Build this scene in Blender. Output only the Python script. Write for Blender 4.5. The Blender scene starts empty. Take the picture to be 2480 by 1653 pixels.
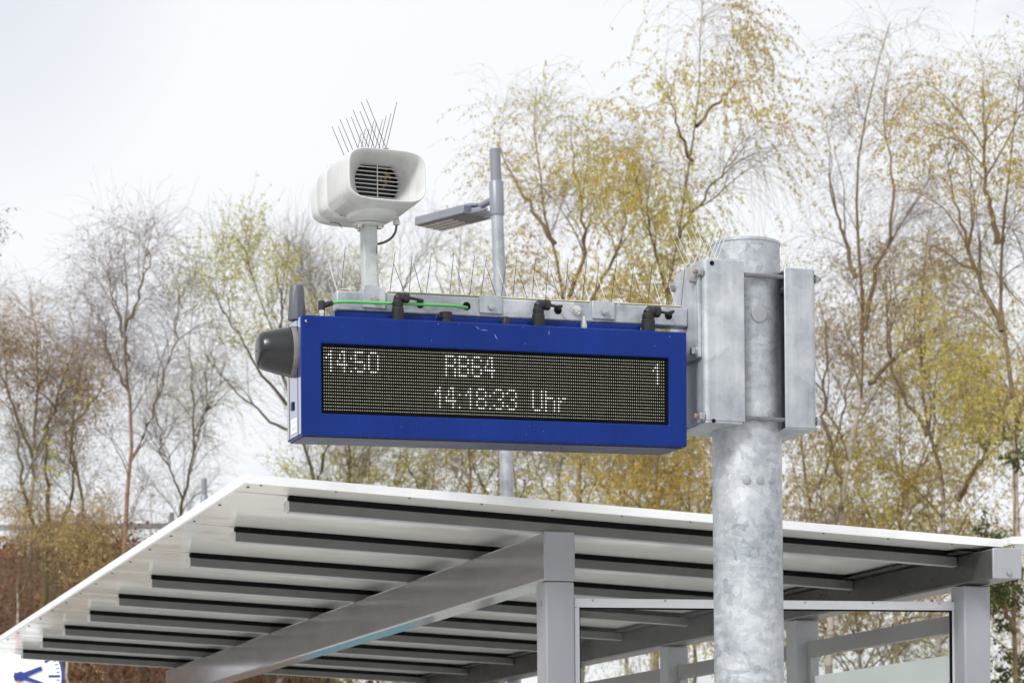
import bpy, bmesh, math, random
import numpy as np
from mathutils import Vector, Matrix

S = bpy.context.scene
COL = S.collection
PI = math.pi
# ------------------------------------------------------------------ camera geometry (photo is 2480 x 1653)
F, YAW, ROLL, SY = 6183.7, 0.3156, 0.0095, 1207.6
CAM = Vector((0, 0, 1.6))
_cy, _sy = math.cos(YAW), math.sin(YAW)
RIGHT = Vector((_cy, -_sy, 0)); FWD = Vector((_sy, _cy, 0)); UP = Vector((0, 0, 1))

def ray(u, v):
    X = (u - 1240) / F; U = -(v - 826.5 - SY) / F
    cr, sr = math.cos(ROLL), math.sin(ROLL)
    return RIGHT * (X * cr + U * sr) + UP * (-X * sr + U * cr) + FWD
def PY(u, v, y):
    d = ray(u, v); return CAM + d * (y / d.y)
def PD(u, v, dep):
    return CAM + ray(u, v) * dep
def PZ(u, v, z):
    d = ray(u, v); return CAM + d * ((z - 1.6) / d.z)
def PXp(u, v, x):
    d = ray(u, v); return CAM + d * (x / d.x)

# ------------------------------------------------------------------ object helpers
def link(o, parent=None):
    COL.objects.link(o)
    if parent is not None: o.parent = parent
    return o
def tag(o, label=None, cat=None, group=None, kind=None):
    if label: o['label'] = label
    if cat: o['category'] = cat
    if group: o['group'] = group
    if kind: o['kind'] = kind
    return o
def empty(name, loc=(0, 0, 0), rot=(0, 0, 0)):
    o = bpy.data.objects.new(name, None); o.location = loc; o.rotation_euler = rot
    o.empty_display_size = .1
    return link(o)

class MB:
    """collects shapes for ONE mesh object"""
    def __init__(self): self.v = []; self.f = []; self.m = []
    def add(self, vs, fs, mi=0):
        n = len(self.v); self.v += [tuple(x) for x in vs]
        self.f += [tuple(i + n for i in f) for f in fs]; self.m += [mi] * len(fs)
        return self
    def box(self, lo, hi, M=None, mi=0):
        (a, b, c), (d, e, f) = lo, hi
        vs = [Vector(p) for p in ((a,b,c),(d,b,c),(d,e,c),(a,e,c),(a,b,f),(d,b,f),(d,e,f),(a,e,f))]
        if M is not None: vs = [M @ p for p in vs]
        return self.add(vs, [(0,3,2,1),(4,5,6,7),(0,1,5,4),(1,2,6,5),(2,3,7,6),(3,0,4,7)], mi)
    def hexa(self, P, mi=0):
        """8 corners: bottom ring 4, top ring 4"""
        return self.add(P, [(0,3,2,1),(4,5,6,7),(0,1,5,4),(1,2,6,5),(2,3,7,6),(3,0,4,7)], mi)
    def prism(self, poly, z0, z1, M=None, mi=0):
        n = len(poly)
        vs = [Vector((x, y, z0)) for x, y in poly] + [Vector((x, y, z1)) for x, y in poly]
        if M is not None: vs = [M @ p for p in vs]
        fs = [tuple(range(n))[::-1], tuple(range(n, 2*n))] + [(i, (i+1) % n, n + (i+1) % n, n + i) for i in range(n)]
        return self.add(vs, fs, mi)
    def tube(self, pts, r, sides=10, mi=0, cap=True):
        pts = [Vector(p) for p in pts]; n = len(pts)
        rs = r if isinstance(r, (list, tuple)) else [r] * n
        ref = None; vs = []
        for i, p in enumerate(pts):
            t = (pts[min(i+1, n-1)] - pts[max(i-1, 0)]).normalized()
            if ref is None:
                ref = t.orthogonal().normalized()
            ref = (ref - t * ref.dot(t)).normalized(); b = t.cross(ref)
            for k in range(sides):
                a = 2 * PI * k / sides
                vs.append(p + (ref * math.cos(a) + b * math.sin(a)) * rs[i])
        fs = [(i*sides + k, i*sides + (k+1) % sides, (i+1)*sides + (k+1) % sides, (i+1)*sides + k) for i in range(n-1) for k in range(sides)]
        if cap: fs += [tuple(range(sides))[::-1], tuple((n-1)*sides + k for k in range(sides))]
        return self.add(vs, fs, mi)
    def lathe(self, prof, o, axis, sides=32, mi=0, hexn=False):
        """prof [(distance along axis, radius)]"""
        axis = Vector(axis).normalized(); a0 = axis.orthogonal().normalized(); b0 = axis.cross(a0)
        vs = []
        for s, r in prof:
            for k in range(sides):
                a = 2 * PI * k / sides
                vs.append(Vector(o) + axis * s + (a0 * math.cos(a) + b0 * math.sin(a)) * r)
        n = len(prof)
        fs = [(i*sides + k, i*sides + (k+1) % sides, (i+1)*sides + (k+1) % sides, (i+1)*sides + k) for i in range(n-1) for k in range(sides)]
        fs += [tuple(range(sides))[::-1], tuple((n-1)*sides + k for k in range(sides))]
        return self.add(vs, fs, mi)
    def build(self, name, mats, parent=None, bevel=0, seg=2, smooth=35, world=False):
        me = bpy.data.meshes.new(name); me.from_pydata(self.v, [], self.f); me.update()
        for m in (mats if isinstance(mats, (list, tuple)) else [mats]): me.materials.append(m)
        me.polygons.foreach_set('material_index', self.m)
        bm = bmesh.new(); bm.from_mesh(me)
        bmesh.ops.recalc_face_normals(bm, faces=bm.faces); bm.to_mesh(me); bm.free()
        if smooth:
            me.polygons.foreach_set('use_smooth', [True] * len(me.polygons))
            me.set_sharp_from_angle(angle=math.radians(smooth))
        o = bpy.data.objects.new(name, me); link(o)
        if parent is not None:
            o.parent = parent
            if world: o.matrix_parent_inverse = parent_world(parent).inverted()
        if bevel:
            md = o.modifiers.new('bevel', 'BEVEL'); md.width = bevel; md.segments = seg; md.limit_method = 'ANGLE'
            md.angle_limit = math.radians(40); md.harden_normals = False
        return o
def parent_world(p):
    m = Matrix.LocRotScale(p.location, p.rotation_euler, p.scale)
    if p.parent is not None: m = parent_world(p.parent) @ p.matrix_parent_inverse @ m
    return m
def hexbolt(mb, o, axis, r, h, washer=True, tip=0, tipr=0):
    if washer: mb.lathe([(0, r*1.25), (h*.25, r*1.25)], o, axis, 20)
    mb.lathe([(h*.25, r), (h*.95, r), (h, r*.88)], o, axis, 6)
    if tip: mb.lathe([(h, tipr), (h+tip, tipr)], o, axis, 12)

# ------------------------------------------------------------------ materials
def newmat(name):
    m = bpy.data.materials.new(name); m.use_nodes = True
    nt = m.node_tree; return m, nt, nt.nodes['Principled BSDF']
def N(nt, t, **kw):
    n = nt.nodes.new(t)
    for k, v in kw.items():
        if k in n.inputs: n.inputs[k].default_value = v
        else: setattr(n, k, v)
    return n
def ramp(nt, fac, stops):
    r = nt.nodes.new('ShaderNodeValToRGB'); e = r.color_ramp.elements
    while len(e) < len(stops): e.new(.5)
    for i, (p, c) in enumerate(stops):
        e[i].position = p; e[i].color = (*c, 1)
    nt.links.new(fac, r.inputs['Fac']); return r.outputs['Color']
def noise(nt, scale, detail=4, rough=.55, vec=None, coord='Object', stretch=None):
    n = N(nt, 'ShaderNodeTexNoise', Scale=scale, Detail=detail, Roughness=rough)
    tc = nt.nodes.new('ShaderNodeTexCoord'); out = tc.outputs[coord]
    if stretch:
        mp = nt.nodes.new('ShaderNodeMapping'); mp.inputs['Scale'].default_value = stretch
        nt.links.new(out, mp.inputs['Vector']); out = mp.outputs['Vector']
    nt.links.new(out, n.inputs['Vector']); return n.outputs['Fac']
def paint(name, c0, c1, rough=.35, metal=0, scale=6, stretch=None, coat=0, bump=0, spec=.5, rvar=.08):
    m, nt, b = newmat(name)
    f = noise(nt, scale, 5, .6, stretch=stretch)
    nt.links.new(ramp(nt, f, [(.3, c0), (.7, c1)]), b.inputs['Base Color'])
    b.inputs['Metallic'].default_value = metal
    b.inputs['Specular IOR Level'].default_value = spec
    mr = N(nt, 'ShaderNodeMapRange'); nt.links.new(noise(nt, scale*3.1, 4, .6, stretch=stretch), mr.inputs[0])
    mr.inputs[3].default_value = max(rough - rvar, .02); mr.inputs[4].default_value = rough + rvar
    nt.links.new(mr.outputs[0], b.inputs['Roughness'])
    b.inputs['Coat Weight'].default_value = coat
    if bump:
        bp = N(nt, 'ShaderNodeBump', Strength=bump, Distance=.002)
        nt.links.new(noise(nt, scale*20, 3), bp.inputs['Height']); nt.links.new(bp.outputs['Normal'], b.inputs['Normal'])
    return m
def galv(name, lo=.30, hi=.56, scale=22, metal=.4, rough=.42, ripple=0, cloud=4, spang=.3, fine=.25, run=0):
    """hot-dip zinc: spangle cells, cloudy patches, fine grain and (on tubes) horizontal ripples"""
    m, nt, b = newmat(name)
    tc = nt.nodes.new('ShaderNodeTexCoord'); src = tc.outputs['Object']
    dn = N(nt, 'ShaderNodeTexNoise', Scale=12.0, Detail=4.0, Roughness=.6); nt.links.new(src, dn.inputs['Vector'])
    mx = N(nt, 'ShaderNodeVectorMath', operation='MULTIPLY_ADD')
    nt.links.new(dn.outputs['Color'], mx.inputs[0]); mx.inputs[1].default_value = (.07, .07, .07); nt.links.new(src, mx.inputs[2])
    vo = N(nt, 'ShaderNodeTexVoronoi', Scale=float(scale)); nt.links.new(mx.outputs[0], vo.inputs['Vector'])
    sep = nt.nodes.new('ShaderNodeSeparateColor'); nt.links.new(vo.outputs['Color'], sep.inputs[0])
    n1 = N(nt, 'ShaderNodeTexNoise', Scale=float(cloud), Detail=7.0, Roughness=.62); nt.links.new(src, n1.inputs['Vector'])
    n2 = N(nt, 'ShaderNodeTexNoise', Scale=90.0, Detail=4.0, Roughness=.75); nt.links.new(mx.outputs[0], n2.inputs['Vector'])
    def madd(a, k, c):
        q = N(nt, 'ShaderNodeMath', operation='MULTIPLY_ADD'); nt.links.new(a, q.inputs[0]); q.inputs[1].default_value = k
        if isinstance(c, (int, float)): q.inputs[2].default_value = c
        else: nt.links.new(c, q.inputs[2])
        return q.outputs[0]
    v = madd(n1.outputs['Fac'], 1.3, -.15 - spang/2 - fine/2 - ripple/2)
    v = madd(sep.outputs[0], spang, v); v = madd(n2.outputs['Fac'], fine, v)
    hgt = n2.outputs['Fac']
    if run:
        mp = nt.nodes.new('ShaderNodeMapping'); mp.inputs['Scale'].default_value = (38, 38, 2.2); nt.links.new(src, mp.inputs['Vector'])
        n4_ = N(nt, 'ShaderNodeTexNoise', Scale=1.0, Detail=5.0, Roughness=.6); nt.links.new(mp.outputs[0], n4_.inputs['Vector'])
        v = madd(n4_.outputs['Fac'], run, v); v = madd(v, 1.0, -run/2)
    if ripple:
        mp = nt.nodes.new('ShaderNodeMapping'); mp.inputs['Scale'].default_value = (7, 7, 46); nt.links.new(mx.outputs[0], mp.inputs['Vector'])
        n3 = N(nt, 'ShaderNodeTexNoise', Scale=1.0, Detail=4.0, Roughness=.6); nt.links.new(mp.outputs[0], n3.inputs['Vector'])
        gate = N(nt, 'ShaderNodeTexNoise', Scale=2.6, Detail=2.0); nt.links.new(src, gate.inputs['Vector'])
        g2 = N(nt, 'ShaderNodeMapRange'); nt.links.new(gate.outputs['Fac'], g2.inputs[0]); g2.inputs[1].default_value = .4; g2.inputs[2].default_value = .6; g2.inputs[3].default_value = .15; g2.inputs[4].default_value = 1
        ce = madd(n3.outputs['Fac'], 1.0, -.5)
        mu = N(nt, 'ShaderNodeMath', operation='MULTIPLY'); nt.links.new(ce, mu.inputs[0]); nt.links.new(g2.outputs[0], mu.inputs[1])
        v = madd(mu.outputs[0], ripple*2, v); v = madd(v, 1.0, ripple/2); hgt = v
    mid = (lo+hi)/2
    nt.links.new(ramp(nt, v, [(.18, (lo*.87, lo*.97, lo*1.08)), (.5, (mid*.93, mid*.99, mid*1.06)), (.82, (hi*.96, hi, hi*1.03))]), b.inputs['Base Color'])
    b.inputs['Metallic'].default_value = metal
    mr = N(nt, 'ShaderNodeMapRange'); nt.links.new(v, mr.inputs[0]); mr.inputs[1].default_value = .2; mr.inputs[2].default_value = .8
    mr.inputs[3].default_value = rough - .08; mr.inputs[4].default_value = rough + .16
    nt.links.new(mr.outputs[0], b.inputs['Roughness'])
    bp = N(nt, 'ShaderNodeBump', Strength=.3, Distance=.0025); nt.links.new(hgt, bp.inputs['Height']); nt.links.new(bp.outputs[0], b.inputs['Normal'])
    return m
def weathered(name, c0, c1, dirt, rough, amount=.5, run=(30, 30, 1.6), scale=3):
    """moulded or coated sheet with drip runs and dull dirt patches of their own shape"""
    m, nt, b = newmat(name)
    base = nt.nodes.new('ShaderNodeMix'); base.data_type = 'RGBA'
    nt.links.new(ramp(nt, noise(nt, scale, 5, .6), [(.3, c0), (.7, c1)]), base.inputs['A']); base.inputs['B'].default_value = (*dirt, 1)
    a = noise(nt, 1, 5, .62, stretch=run); g = noise(nt, scale*2.2, 6, .65)
    mu = N(nt, 'ShaderNodeMath', operation='MULTIPLY'); nt.links.new(a, mu.inputs[0]); nt.links.new(g, mu.inputs[1])
    mr = N(nt, 'ShaderNodeMapRange'); nt.links.new(mu.outputs[0], mr.inputs[0]); mr.inputs[1].default_value = .24; mr.inputs[2].default_value = .44; mr.inputs[3].default_value = 0; mr.inputs[4].default_value = amount
    nt.links.new(mr.outputs[0], base.inputs['Factor']); nt.links.new(base.outputs['Result'], b.inputs['Base Color'])
    r = N(nt, 'ShaderNodeMapRange'); nt.links.new(mu.outputs[0], r.inputs[0]); r.inputs[1].default_value = .15; r.inputs[2].default_value = .45; r.inputs[3].default_value = rough; r.inputs[4].default_value = rough + .22
    nt.links.new(r.outputs[0], b.inputs['Roughness'])
    return m
def emis(name, col, st):
    m, nt, b = newmat(name); b.inputs['Base Color'].default_value = (*[c*.6 for c in col], 1)
    b.inputs['Emission Color'].default_value = (*col, 1); b.inputs['Emission Strength'].default_value = st
    return m
def glassmat(name, tint=(.982, .992, .987), rough=0.0):
    """single-sheet glazing: clear with a faint green tint and a mirror coat"""
    m = bpy.data.materials.new(name); m.use_nodes = True; nt = m.node_tree
    for n in list(nt.nodes): nt.nodes.remove(n)
    out = nt.nodes.new('ShaderNodeOutputMaterial')
    tr = N(nt, 'ShaderNodeBsdfTransparent'); tr.inputs['Color'].default_value = (*tint, 1)
    gl = N(nt, 'ShaderNodeBsdfGlossy', Roughness=.02); lw = N(nt, 'ShaderNodeLayerWeight', Blend=.5)
    pw = N(nt, 'ShaderNodeMath', operation='POWER'); nt.links.new(lw.outputs['Facing'], pw.inputs[0]); pw.inputs[1].default_value = 5
    fr = N(nt, 'ShaderNodeMath', operation='MULTIPLY_ADD'); nt.links.new(pw.outputs[0], fr.inputs[0]); fr.inputs[1].default_value = .75; fr.inputs[2].default_value = .012
    mx = nt.nodes.new('ShaderNodeMixShader'); nt.links.new(fr.outputs[0], mx.inputs[0])
    nt.links.new(tr.outputs[0], mx.inputs[1]); nt.links.new(gl.outputs[0], mx.inputs[2])
    df = N(nt, 'ShaderNodeBsdfDiffuse'); df.inputs['Color'].default_value = (.6, .62, .58, 1)
    m2 = nt.nodes.new('ShaderNodeMixShader')
    mr = N(nt, 'ShaderNodeMapRange'); nt.links.new(noise(nt, 5, 5, .6, stretch=(1, 1, .2)), mr.inputs[0]); mr.inputs[3].default_value = 0; mr.inputs[4].default_value = .022
    nt.links.new(mr.outputs[0], m2.inputs[0])
    nt.links.new(mx.outputs[0], m2.inputs[1]); nt.links.new(df.outputs[0], m2.inputs[2]); nt.links.new(m2.outputs[0], out.inputs[0])
    return m

M_pole = galv('galvanised_pole', .28, .62, 42, ripple=.45, cloud=3.2, spang=.22, fine=.42, rough=.42)
M_galv = galv('galvanised_plate', .30, .60, 9, cloud=5, spang=.18, fine=.16, rough=.4, run=.45)
M_beam = galv('galvanised_beam', .28, .58, 16, cloud=9, spang=.2, fine=.25, rough=.42, run=.4)
M_steel = paint('zinc_bolt', (.33, .34, .35), (.48, .49, .5), .35, .7, 40)
M_stain = paint('stainless', (.62, .61, .58), (.75, .74, .7), .22, .85, 40)
M_rust = paint('copper_rust_tip', (.32, .13, .07), (.42, .19, .1), .6, 0, 60)
M_blue = paint('ultramarine_paint', (.004, .019, .138), (.006, .028, .19), .26, 0, 1.6, spec=.16, rvar=.08, stretch=(3, 3, 1))
M_blueend = paint('gloss_ultramarine', (.003, .022, .17), (.004, .028, .20), .05, 0, 3, coat=1.0, spec=1.0, rvar=.02)
M_blueend.node_tree.nodes['Principled BSDF'].inputs['Coat IOR'].default_value = 2.1
M_blueend.node_tree.nodes['Principled BSDF'].inputs['Coat Roughness'].default_value = .04
M_bluedk = paint('underside_reflection_tone', (.012, .017, .05), (.018, .024, .065), .3, 0, 4, spec=.14)  # blue casing underside, its dim grey reflection put into the base colour
M_black = paint('black_plastic', (.011, .011, .013), (.018, .018, .02), .42, 0, 30)
M_rubber = paint('black_gasket', (.004, .004, .004), (.008, .008, .008), .7, 0, 30, spec=.1)
M_rod = paint('dull_grey_rod', (.13, .135, .15), (.18, .185, .20), .4, .3, 30)
M_dome = paint('charcoal_plastic', (.010, .011, .013), (.017, .018, .021), .28, 0, 14, rvar=.06)
M_domering = paint('weathered_seal', (.12, .11, .1), (.2, .19, .18), .7, 0, 20)
M_ant = paint('grey_antenna', (.08, .084, .105), (.10, .105, .125), .45, 0, 14)
M_screen = paint('screen_face', (.003, .003, .003), (.005, .005, .005), .5, 0, 30, spec=.05)
M_white = weathered('white_powder_coat', (.78, .79, .8), (.84, .85, .86), (.5, .5, .45), .3, .3, run=(14, 14, 3), scale=2)
M_under = weathered('glossy_panel', (.76, .76, .72), (.81, .81, .775), (.5, .48, .4), .06, .35, run=(1.2, 9, 9), scale=1.5)
M_rib = paint('rib_paint', (.125, .125, .118), (.15, .15, .142), .4, .1, 9)
M_ribcap = paint('rib_end_cap', (.55, .56, .52), (.62, .63, .6), .45, 0, 12)
M_gpaint = paint('grey_frame_paint', (.27, .27, .272), (.34, .34, .342), .15, .3, 5, stretch=(1, .25, 1), bump=.03, rvar=.07)
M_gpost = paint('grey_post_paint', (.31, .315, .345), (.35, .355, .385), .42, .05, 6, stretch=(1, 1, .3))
M_gdark = paint('grey_paint_shaded', (.042, .042, .043), (.068, .068, .068), .3, .1, 7)  # frame grey darkened to carry the shade under the roof
M_wfr = paint('pale_aluminium', (.66, .67, .70), (.72, .73, .76), .35, .1, 6)
M_glass = glassmat('shelter_glass')
def frostmat():
    m = bpy.data.materials.new('frosted_film'); m.use_nodes = True; nt = m.node_tree
    for n in list(nt.nodes): nt.nodes.remove(n)
    out = nt.nodes.new('ShaderNodeOutputMaterial')
    t = N(nt, 'ShaderNodeBsdfTranslucent'); d = N(nt, 'ShaderNodeBsdfDiffuse'); mx = N(nt, 'ShaderNodeMixShader'); mx.inputs[0].default_value = .6
    c = ramp(nt, noise(nt, 4, 4), [(.3, (.86, .90, .90)), (.7, (.92, .95, .95))])
    nt.links.new(c, t.inputs['Color']); nt.links.new(c, d.inputs['Color']); nt.links.new(t.outputs[0], mx.inputs[1]); nt.links.new(d.outputs[0], mx.inputs[2]); nt.links.new(mx.outputs[0], out.inputs[0])
    return m
M_frost = frostmat()
M_spk = weathered('speaker_plastic', (.53, .54, .535), (.60, .61, .605), (.31, .31, .27), .32, .45)
M_spkd = paint('speaker_seam', (.12, .12, .1), (.2, .2, .16), .7, 0, 20)
M_cone = paint('speaker_cone', (.006, .006, .006), (.014, .014, .013), .6, 0, 60)
M_cable = paint('grey_cable', (.06, .062, .072), (.08, .082, .09), .45, 0, 20)
M_green = paint('green_cable', (.10, .42, .11), (.13, .48, .14), .38, 0, 20)
M_spike_shade = paint('spike_wire_shaded', (.06, .058, .055), (.11, .105, .1), .3, .8, 40)  # spike wire with its dark reflection put into the colour
M_spike_lit = paint('spike_wire_lit', (.75, .75, .73), (.85, .85, .83), .3, .6, 40)  # same wire, bright reflection put into the colour
M_spbase = paint('spike_base', (.60, .56, .38), (.72, .69, .52), .5, 0, 30)
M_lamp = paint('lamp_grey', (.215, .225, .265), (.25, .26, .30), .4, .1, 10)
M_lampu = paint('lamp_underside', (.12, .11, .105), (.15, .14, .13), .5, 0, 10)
M_lens = paint('lamp_lens', (.62, .62, .6), (.72, .72, .7), .2, 0, 30)
M_face = paint('clock_face', (.80, .82, .85), (.84, .86, .88), .35, 0, 4)
M_cblue = paint('clock_blue', (.018, .035, .22), (.022, .042, .25), .4, 0, 10)
M_cred = paint('clock_red', (.6, .02, .02), (.65, .03, .03), .4, 0, 10)
M_sticker = paint('paper_sticker', (.8, .8, .78), (.86, .86, .84), .5, 0, 30)
M_print = paint('sticker_print', (.42, .42, .41), (.55, .55, .54), .5, 0, 30)
M_moss = paint('moss', (.16, .16, .05), (.24, .22, .08), .9, 0, 40)
M_nest = paint('dry_leaf', (.22, .11, .05), (.34, .18, .09), .8, 0, 40)

def ruststeel():
    m, nt, b = newmat('rust_streaked_zinc')
    f = noise(nt, 14, 6, .7, stretch=(1, 1, .12)); g = noise(nt, 30, 5, .6)
    a = N(nt, 'ShaderNodeMath', operation='MULTIPLY'); nt.links.new(f, a.inputs[0]); nt.links.new(g, a.inputs[1])
    nt.links.new(ramp(nt, a.outputs[0], [(.2, (.52, .56, .56)), (.335, (.42, .45, .44)), (.37, (.24, .11, .06)), (.43, (.14, .055, .03))]), b.inputs['Base Color'])
    b.inputs['Metallic'].default_value = .25; b.inputs['Roughness'].default_value = .55
    return m
M_tube = ruststeel()

# ================================================================== SETTING: ground, bank, platform
rng = np.random.default_rng(11)
def hill_np(x, y):
    c = x * RIGHT.x + y * RIGHT.y; d = x * FWD.x + y * FWD.y
    def ss(a, b, t):
        t = np.clip((t - a) / (b - a), 0, 1); return t * t * (3 - 2 * t)
    H = 6.9 - 2.7 * ss(-6.5, -2.2, c) - 1.5 * ss(-1, 7, c)
    rise = ss(27, 46, d) * (1 - .5 * ss(60, 160, d))
    bump = .18 * np.sin(x * 1.3 + y * .7) + .12 * np.sin(x * .6 - y * 1.9)
    return -0.16 + H * rise + bump * ss(26, 34, d) * (1 - ss(100, 200, d))
def hill(x, y): return float(hill_np(np.array([x]), np.array([y]))[0])

def numpy_mesh(name, V, faces, nper, mats, midx=None, tint=None, smooth=True):
    me = bpy.data.meshes.new(name)
    nf = len(faces)
    me.vertices.add(len(V)); me.vertices.foreach_set('co', np.ascontiguousarray(V, dtype=np.float32).ravel())
    me.loops.add(nf * nper); me.loops.foreach_set('vertex_index', np.ascontiguousarray(faces, dtype=np.int32).ravel())
    me.polygons.add(nf)
    me.polygons.foreach_set('loop_start', np.arange(nf, dtype=np.int32) * nper)
    for m in mats: me.materials.append(m)
    if midx is not None: me.polygons.foreach_set('material_index', midx.astype(np.int32))
    me.update(calc_edges=True)
    if smooth: me.polygons.foreach_set('use_smooth', np.ones(nf, dtype=bool))
    if tint is not None:
        a = me.attributes.new('tint', 'FLOAT', 'FACE'); a.data.foreach_set('value', tint.astype(np.float32))
    return me

def groundmat():
    m, nt, b = newmat('bank_soil')
    f = noise(nt, .5, 8, .7); 
    nt.links.new(ramp(nt, f, [(.3, (.055, .035, .022)), (.5, (.11, .055, .032)), (.62, (.15, .07, .035)), (.75, (.09, .085, .035))]), b.inputs['Base Color'])
    b.inputs['Roughness'].default_value = .95
    bp = N(nt, 'ShaderNodeBump', Strength=.8, Distance=.15); nt.links.new(noise(nt, 3, 6, .7), bp.inputs['Height']); nt.links.new(bp.outputs[0], b.inputs['Normal'])
    return m
xs = np.concatenate([np.linspace(-600, -40, 18)[:-1], np.linspace(-40, 70, 91), np.linspace(70, 600, 18)[1:]])
ys = np.concatenate([np.linspace(-600, -10, 14)[:-1], np.linspace(-10, 80, 76), np.linspace(80, 700, 18)[1:]])
gx, gy = np.meshgrid(xs, ys); gz = hill_np(gx, gy)
V = np.stack([gx, gy, gz], -1).reshape(-1, 3); nx = len(xs); ny = len(ys)
ii = (np.arange(ny-1)[:, None] * nx + np.arange(nx-1)[None]).ravel()
fs = np.stack([ii, ii+1, ii+nx+1, ii+nx], -1)
link(tag(bpy.data.objects.new('ground', numpy_mesh('ground', V, fs, 4, [groundmat()])), kind='structure'))
M_pave = paint('platform_paving', (.56, .555, .535), (.63, .625, .605), .8, 0, 1.5)
MB().box((-9, -30, -.155), (14, 29, 0)).build('platform', M_pave, smooth=0); tag(bpy.data.objects['platform'], kind='structure')

# ================================================================== SHELTER
ZR, SX = 3.0818, -0.0491
X0, X1, Y0, YE, TH = 2.029, 5.2374, 9.403, 18.12, .0331
RY, RZ, RXL, RXR = 9.627, 2.9887, 2.241, 5.1263
def zr(x): return ZR + SX * x
sh = tag(empty('platform_shelter', (3.6, 9.4, 0)), 'grey steel platform shelter with flat white ribbed roof and glazed end wall', 'shelter')
def part(mb, name, mat, parent=sh, **k): return mb.build(name, mat, parent, world=True, **k)
def slab(mb, x0, x1, y0, y1, t0, t1, mi=0):
    """sloping slab: t0/t1 offsets under/over the roof-top plane"""
    mb.hexa([(x0,y0,zr(x0)+t0),(x1,y0,zr(x1)+t0),(x1,y1,zr(x1)+t0),(x0,y1,zr(x0)+t0),(x0,y0,zr(x0)+t1),(x1,y0,zr(x1)+t1),(x1,y1,zr(x1)+t1),(x0,y1,zr(x0)+t1)], mi)
    return mb
ft = .012
fa = MB(); slab(fa, X0, X1, Y0, Y0+ft, -TH, 0); slab(fa, X0, X0+ft, Y0+ft, YE, -TH, 0)
part(fa, 'fascia', M_white)
part(slab(MB(), X0+ft, X1, Y0+ft, YE, -.012, -.004), 'roof_skin', M_rubber)  # coloured black to stand in for shade in the panel gaps
edges = [Y0+ft] + [RY + .022 + i for i in range(9)] + [YE]
for a, b in zip(edges[:-1], edges[1:]):
    part(slab(MB(), X0+ft+.001, X1-.001, a+.011, b-.011, -TH+.002, -.0125), 'roof_panel', M_under)
for i in range(17):
    y = Y0 + .1 + i*.53; part(MB().lathe([(0, .006), (.004, .006)], (X0+.035, y, zr(X0+.035)-TH+.001), (0, 0, -1), 8), 'roof_screw', M_spkd)
for i in range(11):
    x = X0 + .07 + i*.29; part(MB().lathe([(0, .005), (.004, .005)], (x, Y0+.03, zr(x)-TH+.001), (0, 0, -1), 8), 'roof_screw', M_spkd)
for i in range(9):
    y = RY + i
    xl, xr = RXL, RXR - .001
    def seg(x0, x1, za, zb, ya, yb): 
        return MB().hexa([(x0,ya,RZ+SX*x0+za),(x1,ya,RZ+SX*x1+za),(x1,yb,RZ+SX*x1+za),(x0,yb,RZ+SX*x0+za),(x0,ya,RZ+SX*x0+zb),(x1,ya,RZ+SX*x1+zb),(x1,yb,RZ+SX*x1+zb),(x0,yb,RZ+SX*x0+zb)])
    r = part(seg(xl+.012, xr, 0, .038, y, y+.045), 'rib', M_rib, bevel=.003)
    seg(xl, xl+.0118, -.001, .039, y-.001, y+.046).build('rib_end_cap', M_ribcap, r, bevel=.002, world=True)
    seg(xl+.014, xr, .0385, .0605, y+.002, y+.043).build('gasket', M_rubber, r, world=True)
    seg(xl+.012, xr, -.0025, -.0003, y+.001, y+.044).build('rib_bottom_lip', M_gpost, r, world=True)
# middle beam with end cap, post
MBL, MBR, MBY, MBT, MBB = 3.2894, 3.4132, 9.6138, 2.8271, 2.635
part(MB().box((MBL, MBY+.014, MBB), (MBR, 17.95, MBT)), 'beam', M_gpaint, bevel=.009, seg=3)
part(MB().box((MBL-.002, MBY, MBB-.002), (MBR+.002, MBY+.013, MBT+.002)), 'beam_end_cap', M_gpost, bevel=.004)
def post(x0, x1, y0, d, z1, mat=M_gpost):
    p = part(MB().box((x0, y0, -.05), (x1, y0+d, z1)), 'post', mat, bevel=.008, seg=3)
    return p
p1 = post(MBL+.002, MBR-.001, MBY+.002, .123, MBB-.004)
b = MB(); b.lathe([(0, .011), (.003, .011), (.004, .008)], (MBL+.0015, MBY+.062, 2.545), (-1, 0, 0), 16); b.lathe([(.003, .0045), (.0065, .0045)], (MBL+.0015, MBY+.062, 2.545), (-1, 0, 0), 6)
b.build('bolt', M_steel, p1, world=True)
post(MBL+.002, MBR-.001, 17.6, .12, MBB-.004)
# back beam
RBL, RBR, RBY, RBT, RBB = 5.1275, 5.2575, 9.3198, 2.7781, 2.6548
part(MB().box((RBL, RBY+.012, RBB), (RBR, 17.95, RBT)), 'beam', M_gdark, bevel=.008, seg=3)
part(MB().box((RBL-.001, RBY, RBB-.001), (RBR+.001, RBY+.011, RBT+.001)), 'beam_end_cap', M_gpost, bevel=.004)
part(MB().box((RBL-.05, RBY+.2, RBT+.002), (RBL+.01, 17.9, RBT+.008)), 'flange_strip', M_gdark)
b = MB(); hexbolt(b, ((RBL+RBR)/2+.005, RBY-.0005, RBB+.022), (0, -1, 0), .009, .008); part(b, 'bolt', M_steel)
for y in (9.5743, 11.27, 12.95, 14.64, 16.33, 17.75): post(RBL+.002, RBR-.006, y, .121, RBB-.004)
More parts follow.
